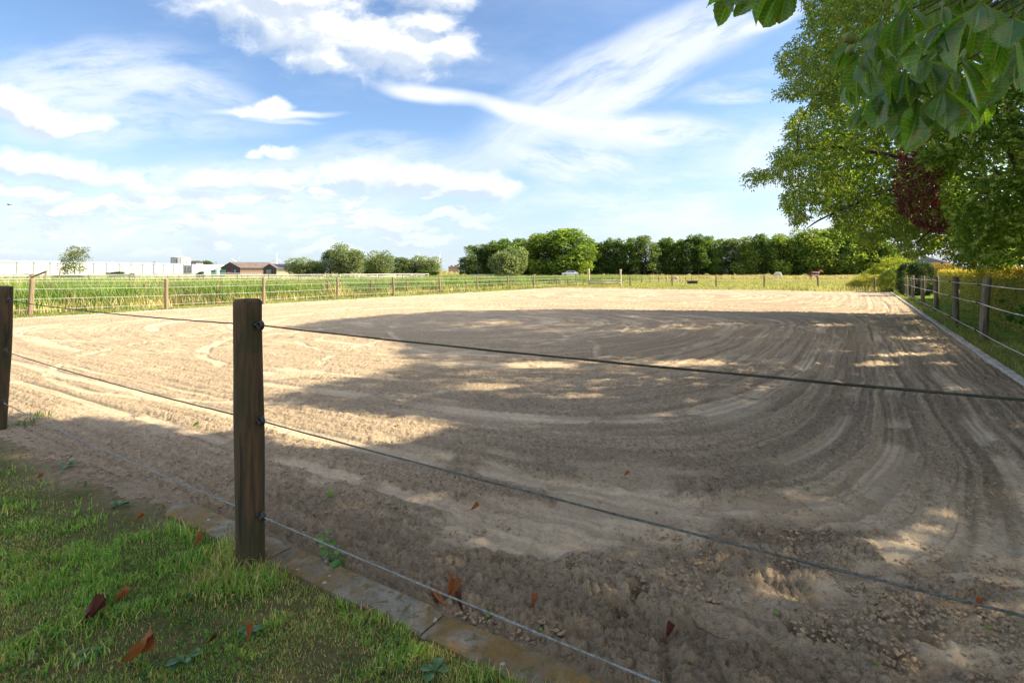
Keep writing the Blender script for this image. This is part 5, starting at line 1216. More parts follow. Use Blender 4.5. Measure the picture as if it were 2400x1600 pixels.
def walnut():
    r = np.random.RandomState(51)
    t = thing('walnut_tree', (17.2, 17.2, 0), 'large spreading tree with feathered green leaves reaching over the arena from the right', 'tree')
    m = MB(); bough(m, [(17.2, 17.2, -.2), (17.0, 17.1, 1.5), (16.6, 17.0, 3.2), (16.2, 16.9, 6)], .42, .22, 12); m.build('trunk', M_bark, t, True)
    m = MB()
    B = [[(16.6, 17, 3.2), (13, 16, 4.6), (9.5, 15, 5.0), (7.6, 14.2, 4.7)], [(16.6, 17, 3.4), (14, 15.5, 6.5), (11, 14.5, 7.6), (8.6, 14.5, 7.4)], [(16.4, 17, 3.0), (14, 15.5, 3.6), (12, 14.5, 3.1), (10.3, 13.6, 2.2)],
         [(16.2, 17, 5.5), (15, 17, 10), (13, 17.5, 13)], [(16.2, 17, 5), (13, 18, 9.5), (9.5, 18.5, 11.5)], [(16.4, 17, 4), (18.5, 19, 8), (20, 20, 10)], [(13, 16, 4.6), (11, 16, 3.8), (9, 15.6, 3.0), (8.4, 15.2, 2.7)], [(11, 14.5, 7.6), (9.6, 14, 6.6), (7.9, 13.8, 6.0)]]
    for k, q in enumerate(B): bough(m, q, .13 if k < 6 else .06, .012, 6)
    for i in range(70):
        q = B[r.randint(len(B))]; a = np.array(q[r.randint(1, len(q))]); e = a + r.normal(0, .55, 3)
        ex, ey, _ = to_px(np.array([e]))
        if not inpoly(ex - 60, ey, P_WALNUT)[0] and in_frame(np.array([e]), 60, 60)[0]: continue
        bough(m, [a, (a + e) / 2 + r.normal(0, .1, 3), e], .02, .005, 4)
    m.build('branch', M_bark, t, True)
    # visible foliage, leaf by leaf
    n = 150000; P = ellipsoid(r, n, (13.6, 15.6, 6.4), (7.4, 4.6, 6.2), .25); x, y, d = to_px(P)
    k = inpoly(x, y, P_WALNUT) & (P[:, 2] > 1.5) & (P[:, 1] > 11) & clumped(P, .5, .50, r) & in_frame(P, 60, 60)
    k &= ~((x > 2250) & (y < 480))
    g = P[k]; sel = r.choice(len(g), min(19000, len(g)), replace=False); g = g[sel]
    Vt, F, c = compound(g, rdir(r, len(g), .35), r, r.uniform(.12, .2, len(g)), 2, .098, [(0.108, 0.181, 0.029), (0.144, 0.223, 0.041), (0.080, 0.144, 0.026), (0.188, 0.231, 0.043)])
    o = link('foliage', fast_mesh('foliage', Vt, F, c, False), M_leaf, t); tag(o, kind='stuff')
    # the rest of the crown, above and beside the view
    n = 62000; P = ellipsoid(r, n, (14.3, 16.8, 9.0), (7.2, 7.2, 7.0), .15); x, y, d = to_px(P); f = in_frame(P, 40, 25)
    k = (P[:, 2] > 2.6) & shade_ok(P, r) & (~f | (inpoly(x, y, P_WALNUT) & (P[:, 1] > 15.5) & (x > 1930)))
    P = P[k]; n = len(P); Vt, F, c, _ = leaves(P, rdir(r, n, .3), rnorm(r, n, .6), r.uniform(.17, .27, n), .55, palette(n, [(0.112, 0.188, 0.030), (0.150, 0.232, 0.042), (0.083, 0.150, 0.027)], [1, 1, 1], r))
    o = link('crown', fast_mesh('crown', Vt, F, c, False), M_leaf, t); tag(o, kind='stuff')
walnut()
def bulk_tree(name, label, c, rad, base, n, zmin, seed, mat, cols, size=(.17, .27), poly=None, extra=()):
    r = np.random.RandomState(seed); t = thing(name, (*base, 0), label, 'tree')
    m = MB(); top = c[2]; bough(m, [(*base, -.2), (base[0], base[1], 1.5), ((base[0] * 2 + c[0]) / 3, (base[1] * 2 + c[1]) / 3, 3.4), (c[0], c[1], top)], .32, .12, 12); m.build('trunk', M_bark, t, True)
    m = MB()
    for i in range(12):
        e = ellipsoid(r, 1, c, [q * .8 for q in rad])[0]; e[2] = max(e[2], zmin + .8)
        if in_frame(np.array([e]), 300, 300)[0]: continue
        bough(m, [(base[0] * .6 + c[0] * .4, base[1] * .6 + c[1] * .4, 3.6), ((c[0] + e[0]) / 2, (c[1] + e[1]) / 2, (4 + e[2]) / 2), e], .09, .015, 5)
    if m.n: m.build('branch', M_bark, t, True)
    P = ellipsoid(r, n, c, rad, .15)
    for (c2, r2, n2) in extra: P = np.vstack([P, ellipsoid(r, n2, c2, r2, .15)])
    x, y, d = to_px(P); f = in_frame(P, 60, 40)
    ok = ~f if poly is None else (~f | inpoly(x, y, poly))
    P = P[(P[:, 2] > zmin) & shade_ok(P, r) & ok]; n = len(P)
    Vt, F, cc, _ = leaves(P, rdir(r, n, .3), rnorm(r, n, .6), r.uniform(*size, n), .55, palette(n, cols, [1] * len(cols), r))
    tag(link('crown', fast_mesh('crown', Vt, F, cc, False), mat, t), kind='stuff'); return t
bulk_tree('maple_tree', 'tree behind the hedge at the right that shades the middle of the sand', (10.4, 8, 7.2), (6.4, 4.6, 5.4), (13.5, 7.0), 46000, 2.3, 61, M_leaf, [(.075, .125, .02), (.055, .10, .018)])
chest_root = bulk_tree('horse_chestnut_tree', 'horse chestnut whose large drooping toothed leaves hang into the top right corner', (4.2, .4, 6.6), (6.0, 6.0, 4.0), (6.0, -2.5), 26000, 4.0, 62, M_leaf, [(.05, .10, .018), (.07, .125, .02)], extra=[((9.0, 2.2, 6.4), (5, 4.2, 3.8), 25000)])

def privet():
    r = np.random.RandomState(71); t = thing('flowering_bush', (13.5, 12.2, 0), 'tall dense light green bush with pale flower sprays above the hedge on the right edge', 'bush')
    m = MB()
    for i in range(7): bough(m, [(13.5 + r.normal(0, .15), 12.2 + r.normal(0, .15), -.1), (12.9 + r.normal(0, .4), 12.3 + r.normal(0, .4), 2.2), (12.2 + r.normal(0, 1), 12.6 + r.normal(0, 1), 4.2)], .06, .015, 6)
    m.build('stem', M_bark, t, True)
    n = 260000; P = ellipsoid(r, n, (13.2, 13.0, 4.0), (4.4, 3.2, 3.4), .45); x, y, d = to_px(P)
    k = inpoly(x, y, P_BUSH) & (P[:, 2] > 1.5) & clumped(P, .5, .40, r) & in_frame(P, 250, 60) & (P[:, 1] < 13.4); P = P[k]; P = P[:36000]; n = len(P)
    Vt, F, c, _ = leaves(P, rdir(r, n, .25), rnorm(r, n, 1.0), r.uniform(.075, .14, n), r.uniform(.38, .52, n), palette(n, [(0.128, 0.225, 0.033), (0.180, 0.277, 0.045), (0.090, 0.173, 0.030), (0.210, 0.270, 0.060)], [3, 2, 3, 1], r), droop=.25)
    tag(link('foliage', fast_mesh('foliage', Vt, F, c, False), M_leaf_light, t), kind='stuff')
    # flower sprays: little cones of crumbs
    n = 9000; P0 = ellipsoid(r, 5200, (12.8, 12.3, 4.0), (4.2, 3.0, 3.2), .8); x, y, d = to_px(P0); k = inpoly(x, y, P_BUSH) & (P0[:, 1] < 12.3); P0 = P0[k][:170]; kk = r.randint(0, len(P0), n)
    f = r.uniform(0, 1, n); dr = rdir(r, len(P0), -.2)[kk]; P = P0[kk] + dr * (f * .17)[:, None] + r.normal(0, 1, (n, 3)) * (.032 * (1.05 - f))[:, None]
    Vt, F, c, _ = leaves(P, rdir(r, n), rnorm(r, n, .3), r.uniform(.012, .028, n), .8, palette(n, [(.30, .36, .12), (.40, .42, .18), (.22, .30, .08)], [1, 1, 1], r))
    tag(link('flower_spray', fast_mesh('flower_spray', Vt, F, c, False), M_leaf_light, t), kind='stuff')
privet()
def plum():
    r = np.random.RandomState(72); t = thing('purple_plum_tree', (15.9, 15.4, 0), 'dark purple leaved tree showing between the feathered tree and the flowering bush', 'tree')
    m = MB(); bough(m, [(15.9, 15.4, -.1), (15.2, 15.2, 2.2), (12.4, 14.2, 4)], .10, .03, 8); m.build('trunk', M_bark, t, True)
    n = 60000; P = ellipsoid(r, n, (10.2, 12.9, 3.7), (1.7, 1.0, 1.6), .3); x, y, d = to_px(P); k = inpoly(x, y, P_PLUM) & clumped(P, .4, .42, r); P = P[k][:3800]; n = len(P)
    e = ellipsoid(r, 260, (12.35, 13.0 - .4, 2.0), (.35, .25, .25)); P = np.vstack([P, e]); n = len(P)
    Vt, F, c, _ = leaves(P, rdir(r, n, .3), rnorm(r, n, .8), r.uniform(.05, .09, n), .55, palette(n, [(.12, .022, .036), (.16, .03, .045), (.07, .016, .026)], [2, 1, 2], r, .3))
    tag(link('foliage', fast_mesh('foliage', Vt, F, c, False), leaf_mat('purple_leaf', .3, .4, tcol=(2.2, .5, .6)), t), kind='stuff')
plum()

# ------------------------------------------------------------------ hedges on the right
M_twig = simple('hedge_twigs', (.07, .055, .03), (.035, .03, .018), 14, .95, .8, bd=.05)
def hedge():
    r = np.random.RandomState(81); t = thing('clipped_hedge', (*HED_A, 0), 'long clipped beech hedge with a sunlit golden top behind the right fence', 'hedge')
    m = MB(); a = HED_A + HED_N * .45; m.obox(a, a + HED_D * HED_L, .66, .05, 1.38); m.build('twig_core', M_twig, t)
    n = 62000; s = HED_L * r.uniform(0, 1, n) ** 1.5; f = r.uniform(0, 1, n); top = f < .40
    z = np.where(top, 1.48 + r.normal(0, .045, n) + .05 * (fbm(s * 1.3, s * 0, 2) - .5), 1.5 * r.uniform(.02, 1, n) ** .8)
    wv = .10 * (fbm(s * 1.1, z * 1.8, 3) - .5); o = np.where(top, r.uniform(0, .9, n), .07 + wv + r.normal(0, .035, n) - .09 * sst(.5, 0, z))
    P = np.c_[HED_A + s[:, None] * HED_D + o[:, None] * HED_N, z]; sz = r.uniform(.035, .062, n) * (1 + s * .022)
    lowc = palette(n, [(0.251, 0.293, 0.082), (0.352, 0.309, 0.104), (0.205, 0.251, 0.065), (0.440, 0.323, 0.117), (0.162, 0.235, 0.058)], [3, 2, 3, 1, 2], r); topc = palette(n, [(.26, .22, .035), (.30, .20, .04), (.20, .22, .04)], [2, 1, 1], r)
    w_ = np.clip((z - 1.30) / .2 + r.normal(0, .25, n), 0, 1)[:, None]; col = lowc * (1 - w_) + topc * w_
    nr = np.where(top[:, None], np.array([[0, 0, 1.]]), np.array([[-HED_N[0], -HED_N[1], .2]])) + r.normal(0, .5, (n, 3)); nr /= np.linalg.norm(nr, axis=1)[:, None]
    Vt, F, c, _ = leaves(P, rdir(r, n, .1), nr, sz, .62, col)
    tag(link('foliage', fast_mesh('foliage', Vt, F, c, False), M_leaf, t), kind='stuff')
    ne = 2600; Pe = np.c_[HED_A - HED_D * r.uniform(-.02, .12, ne)[:, None] + r.uniform(0, .9, ne)[:, None] * HED_N, r.uniform(.03, 1.5, ne)]
    Vt, F, c, _ = leaves(Pe, rdir(r, ne, .1), rnorm(r, ne, .2), r.uniform(.04, .06, ne), .62, lowc[:ne]); tag(link('foliage', fast_mesh('foliage', Vt, F, c, False), M_leaf, t), kind='stuff')
    # ivy and bramble leaves creeping at the near end
    n = 2500; s = r.uniform(2, 9, n); z = .25 + .5 * r.uniform(0, 1, n); P = np.c_[HED_A + s[:, None] * HED_D + (-.02 + r.normal(0, .05, n))[:, None] * HED_N, z]
    k = fbm(s * 1.5, z * 2, 2) > .5; P = P[k]; n = len(P)
    Vt, F, c, _ = leaves(P, rdir(r, n, .3), rnorm(r, n, .8), r.uniform(.05, .09, n), .7, palette(n, [(.05, .13, .02), (.07, .16, .03)], [1, 1], r)); tag(link('ivy', fast_mesh('ivy', Vt, F, c, False), M_leaf, t), kind='stuff')
hedge()
def shrub(name, label, c, rad, n, cols, size, seed, wf=.5, down=.2, cat='shrub', rough=.0, boxy=1.0, mat=None, upright=0):
    r = np.random.RandomState(seed); t = thing(name, (c[0], c[1], 0), label, cat)
    m = MB()
    for i in range(6): bough(m, [(c[0] + r.normal(0, .1), c[1] + r.normal(0, .1), -.1), (c[0] + r.normal(0, rad[0] * .3), c[1] + r.normal(0, rad[1] * .3), c[2]), (c[0] + r.normal(0, rad[0] * .4), c[1] + r.normal(0, rad[1] * .4), c[2] + rad[2] * .5)], .04, .015, 5)
    m.build('stem', M_bark, t, True)
    d = rnorm(r, n, .1); d = np.sign(d) * np.abs(d) ** boxy; d /= (np.abs(d) ** (2 / boxy)).sum(1)[:, None] ** (boxy / 2)
    th = np.arctan2(d[:, 1], d[:, 0]); q = 1 + rough * (fbm(th * 2 + 5, d[:, 2] * 3, 3) - .5) * 2
    P = np.array(c) + d * np.array(rad) * (q * r.uniform(.72, 1.03, n) ** .5)[:, None]; P[:, 2] = np.abs(P[:, 2] - .05) + .05
    dd = rdir(r, n, down); 
    if upright: dd[:, 2] = np.abs(dd[:, 2]) + upright; dd /= np.linalg.norm(dd, axis=1)[:, None]
    nr = d + r.normal(0, .5, (n, 3)); nr /= np.linalg.norm(nr, axis=1)[:, None]
    Vt, F, cc, _ = leaves(P, dd, nr, r.uniform(*size, n), wf, palette(n, cols, [1] * len(cols), r))
    tag(link('foliage', fast_mesh('foliage', Vt, F, cc, False), mat or M_leaf, t), kind='stuff'); return t
shrub('yew_bush', 'dark green clipped rounded yew block at the far end of the hedge', (PX(2152, 33), 33.2, 1.0), (.78, .9, 1.08), 13000, [(.022, .045, .014), (.03, .06, .018)], (.07, .12), 91, .4, boxy=.6)
shrub('copper_hedge', 'taller orange tinted bush right behind the dark clipped yew', (PX(2205, 35), 35.4, 1.0), (1.25, 1.0, 1.08), 11000, [(.22, .13, .04), (.12, .12, .03), (.26, .19, .05)], (.07, .12), 92, boxy=.7)
shrub('reed_shrub', 'feathery yellow green shrub at the far right corner of the arena', (PX(2092, 46), 46, .9), (2.1, 1.6, 1.55), 15000, [(.26, .28, .05), (.20, .25, .045), (.15, .21, .04)], (.14, .30), 93, .16, 0, rough=.5, upright=1.0)
shrub('reed_shrub', 'lower yellow green shrub in front of the crowded corner posts', (PX(2060, 44), 45, .4), (1.6, 1.3, .75), 7000, [(.24, .26, .05), (.15, .20, .04), (.28, .24, .10)], (.12, .24), 94, .18, 0, rough=.5, upright=.8)
shrub('hazel_bush', 'bright yellow green bush behind the posts and left of the dark clipped yew', (PX(2125, 38), 39, .9), (1.0, 1.2, 1.0), 8000, [(.20, .24, .04), (.13, .19, .03)], (.08, .15), 95, .5, rough=.4)
shrub('dark_shrub', 'distant green bushes behind the hedge under the hanging leaves', (PX(2160, 62), 62, 1.2), (5.5, 2, 1.8), 9000, [(.08, .12, .03), (.13, .16, .05)], (.18, .3), 96, .6, rough=.5)
shrub('dark_shrub', 'distant olive bushes right of the slate roofed house behind the hedge', (PX(2330, 60), 62, 1.0), (5.0, 2, 1.5), 7000, [(.08, .12, .03), (.13, .16, .05)], (.18, .3), 97, .6, rough=.5)

# ------------------------------------------------------------------ horse chestnut leaves hanging into view
def leaflet_mesh(name, seed, curl=.25, cup=.18, twist=0.0, nu=26, nv=4, tooth=.035):
    r = np.random.RandomState(seed); us = np.linspace(0, 1, nu); V_ = []; UV = []
    for i, u in enumerate(us):
        w = .21 * (math.sin(math.pi * min(1, u ** 2.0)) ** .8) * (1.0 if u < .97 else .6) + .004
        bx = u; bz = -curl * u * u
        for j in range(-nv, nv + 1):
            v = j / nv; e = (1 + tooth * (1 if i % 2 else -1.4)) if abs(j) == nv else 1
            y = v * w * e; pleat = .014 * math.sin((u * 13 - abs(v) * 1.7) * 2 * math.pi) * (abs(v) ** .5) * math.sin(math.pi * u)
            z = bz + cup * abs(y) + pleat + .010 * math.sin(u * 7 + v * 2 + seed); a = twist * u
            V_.append((bx - .02 * abs(v), y * math.cos(a) - (z - bz) * math.sin(a), bz + y * math.sin(a) + (z - bz) * math.cos(a))); UV.append((u, v, 0))
    k = 2 * nv + 1; F = [(i * k + j, (i + 1) * k + j, (i + 1) * k + j + 1, i * k + j + 1) for i in range(nu - 1) for j in range(k - 1)]
    return fast_mesh(name, V_, np.array(F), None, True, UV)
def chestnut_leaf_mat(name, base, dark, trans, brown=.85, autumn=False):
    m = bpy.data.materials.new(name); m.use_nodes = True; b = NB(m.node_tree); bs = m.node_tree.nodes['Principled BSDF']; out = m.node_tree.nodes['Material Output']
    at = b.n('ShaderNodeAttribute'); at.attribute_name = 'leaf_uv'; uvx = b.sep(at.outputs['Vector']); av = b.m('ABSOLUTE', uvx[1])
    ph = b.m('SUBTRACT', b.m('MULTIPLY', uvx[0], 13.0), b.m('MULTIPLY', av, 1.7)); vein = b.m('ABSOLUTE', b.m('SINE', b.m('MULTIPLY', ph, math.pi)))
    vm_ = b.m('MAXIMUM', b.ss(vein, .30, .0), b.ss(av, .07, .02)); oi = b.n('ShaderNodeObjectInfo')
    co = b.vm('ADD', at.outputs['Vector'], b.scale(b.comb(oi.outputs['Random'], oi.outputs['Random'], 0), 9.0)); nz = b.noise(co, 3.2, 5, .65)
    c = b.mix(b.ss(nz, .35, .65), base, dark); c = b.mix(b.m('MULTIPLY', vm_, .75), c, tuple(x * 1.9 for x in base))
    spot = b.m('MULTIPLY', b.ss(b.noise(b.vm('ADD', co, (4, 2, 0)), 3.6, 5, .7), .55, .63), brown); c = b.mix(spot, c, (.30, .13, .05))
    holes = b.ss(b.noise(b.vm('ADD', co, (9, 5, 0)), 16, 2, .5), .70, .74); c = b.mix(b.m('MULTIPLY', holes, .8), c, (.02, .015, .01))
    b._in(bs.inputs['Base Color'], c); bs.inputs['Roughness'].default_value = .34 if not autumn else .6; bs.inputs['Specular IOR Level'].default_value = .7 if not autumn else .25
    bs.inputs['Coat Weight'].default_value = .0 if autumn else .6; bs.inputs['Coat Roughness'].default_value = .28
    bump(b, bs, b.m('ADD', b.m('MULTIPLY', vm_, -1.0), b.m('MULTIPLY', b.noise(co, 30, 3, .5), .3)), .5, .002)
    tr = b.n('ShaderNodeBsdfTranslucent'); b._in(tr.inputs[0], b.mix(1.0, c, (2.0, 2.2, .5) if not autumn else (1.6, 1.0, .5), 'MULTIPLY'))
    mx = b.n('ShaderNodeMixShader'); mx.inputs[0].default_value = trans; b.t.links.new(bs.outputs[0], mx.inputs[1]); b.t.links.new(tr.outputs[0], mx.inputs[2]); b.t.links.new(mx.outputs[0], out.inputs[0]); return m
M_chest = chestnut_leaf_mat('chestnut_leaf', (.105, .205, .040), (.055, .125, .026), .5)
M_rust = chestnut_leaf_mat('fallen_rust_leaf', (.30, .115, .035), (.15, .055, .02), .2, .3, True); M_maroon = chestnut_leaf_mat('fallen_maroon_leaf', (.085, .018, .012), (.05, .012, .01), .1, .2, True)
LM = [leaflet_mesh('leaf', 1, .18, .5), leaflet_mesh('leaf', 2, .32, .9, .3), leaflet_mesh('leaf', 3, .10, .3, -.35), leaflet_mesh('leaf', 4, .45, 1.1, .15)]
for q in LM: q.materials.append(M_chest)
M_stalk = simple('green_leaf_stalk', (.12, .17, .03), (.08, .12, .02), 9, .5, 0)
def chestnut_sprays():
    r = np.random.RandomState(101); root = chest_root; ro = Vector(root.location)
    A = [(2062, 48, 2.15), (2125, 12, 1.95), (2205, 55, 1.75), (2300, 5, 1.62), (2375, 42, 1.38), (2168, 140, 1.95), (2118, 168, 2.05), (2245, 130, 1.95), (2032, 118, 2.3), (2212, 205, 1.85), (2318, 160, 2.1), (1998, 92, 2.5), (2078, 196, 2.1), (2385, 110, 2.1), (2262, 62, 2.4),
         (1752, -62, 1.9), (1850, -60, 1.95), (2150, 232, 2.0), (2052, 232, 2.35), (2010, 168, 2.5), (2275, 215, 2.15), (2100, 92, 2.4), (2190, 8, 2.5), (2350, 80, 2.6)]
    for i in range(20): A.append((r.uniform(2110, 2440), r.uniform(-60, 150), r.uniform(2.6, 3.6)))
    twig = MB(); hub0 = np.array((2.9, 1.9, 3.1))
    for (px, py, D) in A:
        p = np.array((PX(px, D), D, PZ(py, D))); base_az = r.uniform(0, 2 * math.pi); nl = 6; S = r.uniform(.155, .205)
        j = p + np.array((.10 + .05 * r.normal(), .05 * r.normal(), .14 + .04 * r.normal())); MB_ = MB(); MB_.tube([p, (p + j) / 2 + np.array((0, 0, .02)), j], [.0022, .002, .0026], 5); MB_.build('leaf_stalk', M_stalk, root, True)
        twig.tube([j, j + (hub0 - j) * .3 + r.normal(0, .04, 3), j + (hub0 - j) * .7 + np.array((0, 0, .25)), hub0 + np.array((0, 0, .5))], [.003, .004, .006, .010], 5)
        axis = Vector((-.25 + .25 * r.normal(), -.05 + .25 * r.normal(), -1)).normalized()
        for k in range(nl):
            az = base_az + k * 2 * math.pi / (nl + 1); h = Vector((math.cos(az), math.sin(az), 0)); open_ = r.uniform(.35, .95)
            d = (axis + h * open_).normalized(); nrm = (h - axis * -0.0) ; up = (h * .9 + Vector((0, 0, .45))); y = up.cross(d).normalized(); z = d.cross(y).normalized()
            if z.dot(h + Vector((0, 0, .5))) < 0: y = -y; z = -z
            s = S * (1.12 - .13 * abs(k - (nl - 1) / 2)); o = bpy.data.objects.new('leaf', LM[r.randint(4)]); COL.objects.link(o); o.parent = root
            M = Matrix((d, y, z)).transposed().to_4x4(); M.translation = Vector(p) - ro; o.matrix_local = M @ Matrix.Diagonal((s, s * r.uniform(.95, 1.2), s, 1))
    twig.build('twig', M_bark, root, True)
    # green spiny fruit among the leaves
    v, f = ICO
    for (px, py, D) in ((1988, 88, 2.35), (1993, 118, 2.3), (1996, 92, 2.4)):
        p = np.array((PX(px, D), D, PZ(py, D))); me = husk_mesh(r, .022); o = link('husk', me, M_husk, root, False); o.location = Vector(p) - ro
M_husk = simple('green_husk', (.17, .23, .05), (.12, .16, .03), 30, .7, .3)
def husk_mesh(r, s):
    m = MB(); th = np.linspace(0, math.pi, 7); V_ = []; 
    for i, a in enumerate(th):
        for j in range(10): b_ = j / 10 * 2 * math.pi + i * .3; q = s * (1 + .05 * r.normal()); V_.append((q * math.sin(a) * math.cos(b_), q * math.sin(a) * math.sin(b_), q * math.cos(a)))
    F = [(i * 10 + j, (i + 1) * 10 + j, (i + 1) * 10 + (j + 1) % 10, i * 10 + (j + 1) % 10) for i in range(6) for j in range(10)]; m.add(V_, F)
    for k in range(26):
        d = rnorm(r, 1, 0)[0]; a = np.cross(d, (.3, .5, .8)); a /= np.linalg.norm(a); b_ = np.cross(d, a); w = s * .09
        m.add([d * s * .95 + a * w, d * s * .95 - a * w * .5 + b_ * w, d * s * .95 - a * w * .5 - b_ * w, d * s * 1.28], [(0, 1, 3), (1, 2, 3), (2, 0, 3)])
    return m.mesh('husk', True)
chestnut_sprays()

# ------------------------------------------------------------------ small things on the ground
def on_lawn(px, py):
    x, y = G(px, py, .03); return x, y, float(lawn_z(np.array(x), np.array(y)))
def fallen(px, py, size, rz, tilt, mat, label, curl=1.2, n=1, sand=False, cat='leaf', lift=.008):
    if not (1040 < px < 1090): tilt = tilt * .35
    if sand: x, y = G(px, py); z = float(sand_z(x, y))
    else: x, y, z = on_lawn(px, py)
    t = thing('fallen_leaf', (x, y, z + lift), label, cat); r = np.random.RandomState(int(px + py))
    for k in range(n):
        me = leaflet_mesh('leaflet', int(px) + k, -curl * (.8 + .3 * k), 2.2 + .5 * k, 1.3 * (k - .5) + .5, nu=22); me.materials.append(mat)
        o = bpy.data.objects.new('leaflet', me); COL.objects.link(o); o.parent = t; o.rotation_euler = (R(tilt + 25 * k), R(-10 * k), R(rz + 70 * k)); s = size * (1 - .1 * k); o.scale = (s, s * 1.3, s); o.location = (0, 0, .004)
    m = MB(); m.tube([(0, 0, 0), (-size * .25 * math.cos(R(rz)), -size * .25 * math.sin(R(rz)), .01), (-size * .5 * math.cos(R(rz + 20)), -size * .5 * math.sin(R(rz + 20)), .004)], [.0016, .0014, .001], 5); o = link('stalk', m.mesh('stalk'), mat, None); o.parent = t
    return t
fallen(285, 1568, .10, -8, 10, M_rust, 'large curled rust orange leaf lying on the grass at the bottom left', .9, 2, lift=.03)
fallen(258, 1414, .07, 30, 10, M_rust, 'small orange leaf in the grass above the large curled one', .5)
fallen(190, 1468, .085, 60, 30, M_maroon, 'dark maroon crumpled leaf in the grass at the lower left', 1.0, 2)
fallen(452, 1290, .07, 80, 30, M_rust, 'small orange leaf left of the thick foreground post', .8)
fallen(312, 1223, .055, 50, 10, M_rust, 'tiny rust leaf higher up the lawn, above the other leaves', .5)
fallen(82, 1124, .05, 20, 10, M_rust, 'tiny brown leaf near the left edge of the lawn', .5)
fallen(578, 1512, .055, 100, 20, M_rust, 'small reddish leaf in the grass below the thick foreground post', .8)
fallen(483, 1512, .04, 10, 20, M_maroon, 'tiny dark leaf scrap in the grass at the bottom', .8)
fallen(1046, 1432, .115, 100, 40, M_rust, 'bright rust leaf standing upright on the sand against the kerb', .6, 2, True, lift=.012)
fallen(1088, 1452, .06, 150, 20, M_maroon, 'dark crumpled leaf right beside the bright rust leaf at the kerb', 1.2, 1, True)
fallen(1100, 1200, .06, 5, 10, M_rust, 'thin rust leaf curled flat on the sand right of the foreground post', .6, 1, True)
fallen(1242, 1440, .045, 60, 40, M_rust, 'small tan leaf scrap on the churned sand between the ropes', 1.2, 1, True)
fallen(1563, 1505, .04, 40, 30, M_maroon, 'dark red leaf scrap on the churned sand at the bottom', 1.2, 2, True)
fallen(2282, 1440, .05, 10, 10, M_rust, 'rust red leaf beside the middle rope at the lower right', .7, 1, True)
fallen(1460, 1120, .05, 10, 10, M_rust, 'tiny orange leaf on the shaded sand in the middle', .5, 1, True)
M_gleaf = chestnut_leaf_mat('fallen_green_leaf', (.16, .26, .04), (.10, .18, .03), .3, .1)
fallen(762, 1172, .06, 40, 10, M_gleaf, 'small green leaf lying on the sand right of the foreground post', .5, 1, True)
fallen(1575, 1572, .07, 5, 10, M_gleaf, 'pale green leaf lying on the sand at the bottom edge', .5, 1, True)
fallen(448, 1001, .07, 5, 10, M_gleaf, 'bright green leaf lying at the edge of the sunlit sand', .4, 1, True)
hk = [(1093, 1354, .013), (1095, 1224, .010), (950, 1191, .010), (1041, 1258, .010), (1150, 1438, .011), (1146, 1458, .011), (1170, 1462, .010), (1148, 1492, .009), (1268, 1485, .011), (1494, 1590, .016), (1730, 1150, .010), (1820, 1445, .012), (1893, 1150, .011), (1538, 1210, .009), (2052, 1558, .012), (2366, 1446, .012), (1505, 1508, .010), (2315, 1478, .011), (1775, 1044, .011), (2178, 1047, .011)]
hm = None
for (px, py, s) in hk:
    x, y = G(px, py); z = float(sand_z(x, y))
    if hm is None: hm = husk_mesh(np.random.RandomState(4), 1.0); hm.materials.append(M_husk)
    o = bpy.data.objects.new('chestnut_husk', hm); COL.objects.link(o); o.location = (x, y, z + s * .7); o.scale = (s, s, s); o.rotation_euler = (px, py, 0)
    tag(o, 'small green chestnut husk lying on the shaded sand', 'husk', 'green chestnut husks on the sand')
def twig(px0, py0, px1, py1, w, label, mat=M_bark, bend=.1):
    a = np.array(G(px0, py0)); b_ = np.array(G(px1, py1)); L = np.linalg.norm(b_ - a); n = np.array((-(b_ - a)[1], (b_ - a)[0])) * bend; P = []
    for q in np.linspace(0, 1, 6):
        p = a + (b_ - a) * q + n * math.sin(math.pi * q); z = float(sand_z(*p)) if np.minimum.reduce(arena_d(np.array(p))) > 0 else float(lawn_z(*[np.array(v) for v in p])) + .03; P.append((*p, z + w + .006))
    o = MB().tube(P, np.linspace(w, w * .5, 6), 5).build('twig', mat, None, True); tag(o, label, 'twig')
M_straw = simple('dry_straw', (.45, .36, .22), (.34, .26, .15), 20, .8, 0)
twig(1397, 1148, 1438, 1180, .0022, 'pale dry twig lying on the sand right of the ropes\' middle span', M_straw)
twig(1306, 1245, 1318, 1212, .0014, 'short pale straw on the sand below the middle rope', M_straw)
twig(1408, 1560, 1428, 1528, .002, 'short brown twig on the churned sand at the bottom')
twig(2100, 1570, 2136, 1530, .0025, 'dark twig with a green end on the sand at the lower right')
twig(1625, 1468, 1700, 1505, .002, 'thin dark curved twig on the churned sand', bend=-.2)
twig(455, 1405, 498, 1356, .0012, 'thin straw stalk leaning in the lawn left of the post', M_straw)
twig(405, 1372, 420, 1398, .0013, 'bent white straw in the lawn left of the foreground post', M_straw, .3)
twig(2020, 1140, 2090, 1152, .002, 'green brown stalk lying across the outer wheel track on the right', M_husk)
for i, (px, py) in enumerate(((72, 990), (28, 1004), (100, 975), (50, 1000))):
    r = np.random.RandomState(200 + i); x, y = G(px, py); n = 26; P = np.stack([x + r.normal(0, .05, n), y + r.normal(0, .04, n)], 1)
    Vt, F, c = blades(np.c_[P, np.zeros(n)], r.uniform(.04, .12, n) * (1.3 if i == 0 else .8), r.uniform(.004, .008, n), palette(n, GREENS, [1] * 4, r), .8, (.1, 0), i)
    tag(link('grass_tuft', fast_mesh('grass_tuft', Vt, F, c, False), M_grass), ('tallest grass tuft at the sand edge beside the left foreground post', 'grass tuft at the foot of the left foreground post', 'small grass tuft on the sand edge behind the left rope', 'low grass tuft on the bare strip right of the tallest tuft')[i], 'grass')
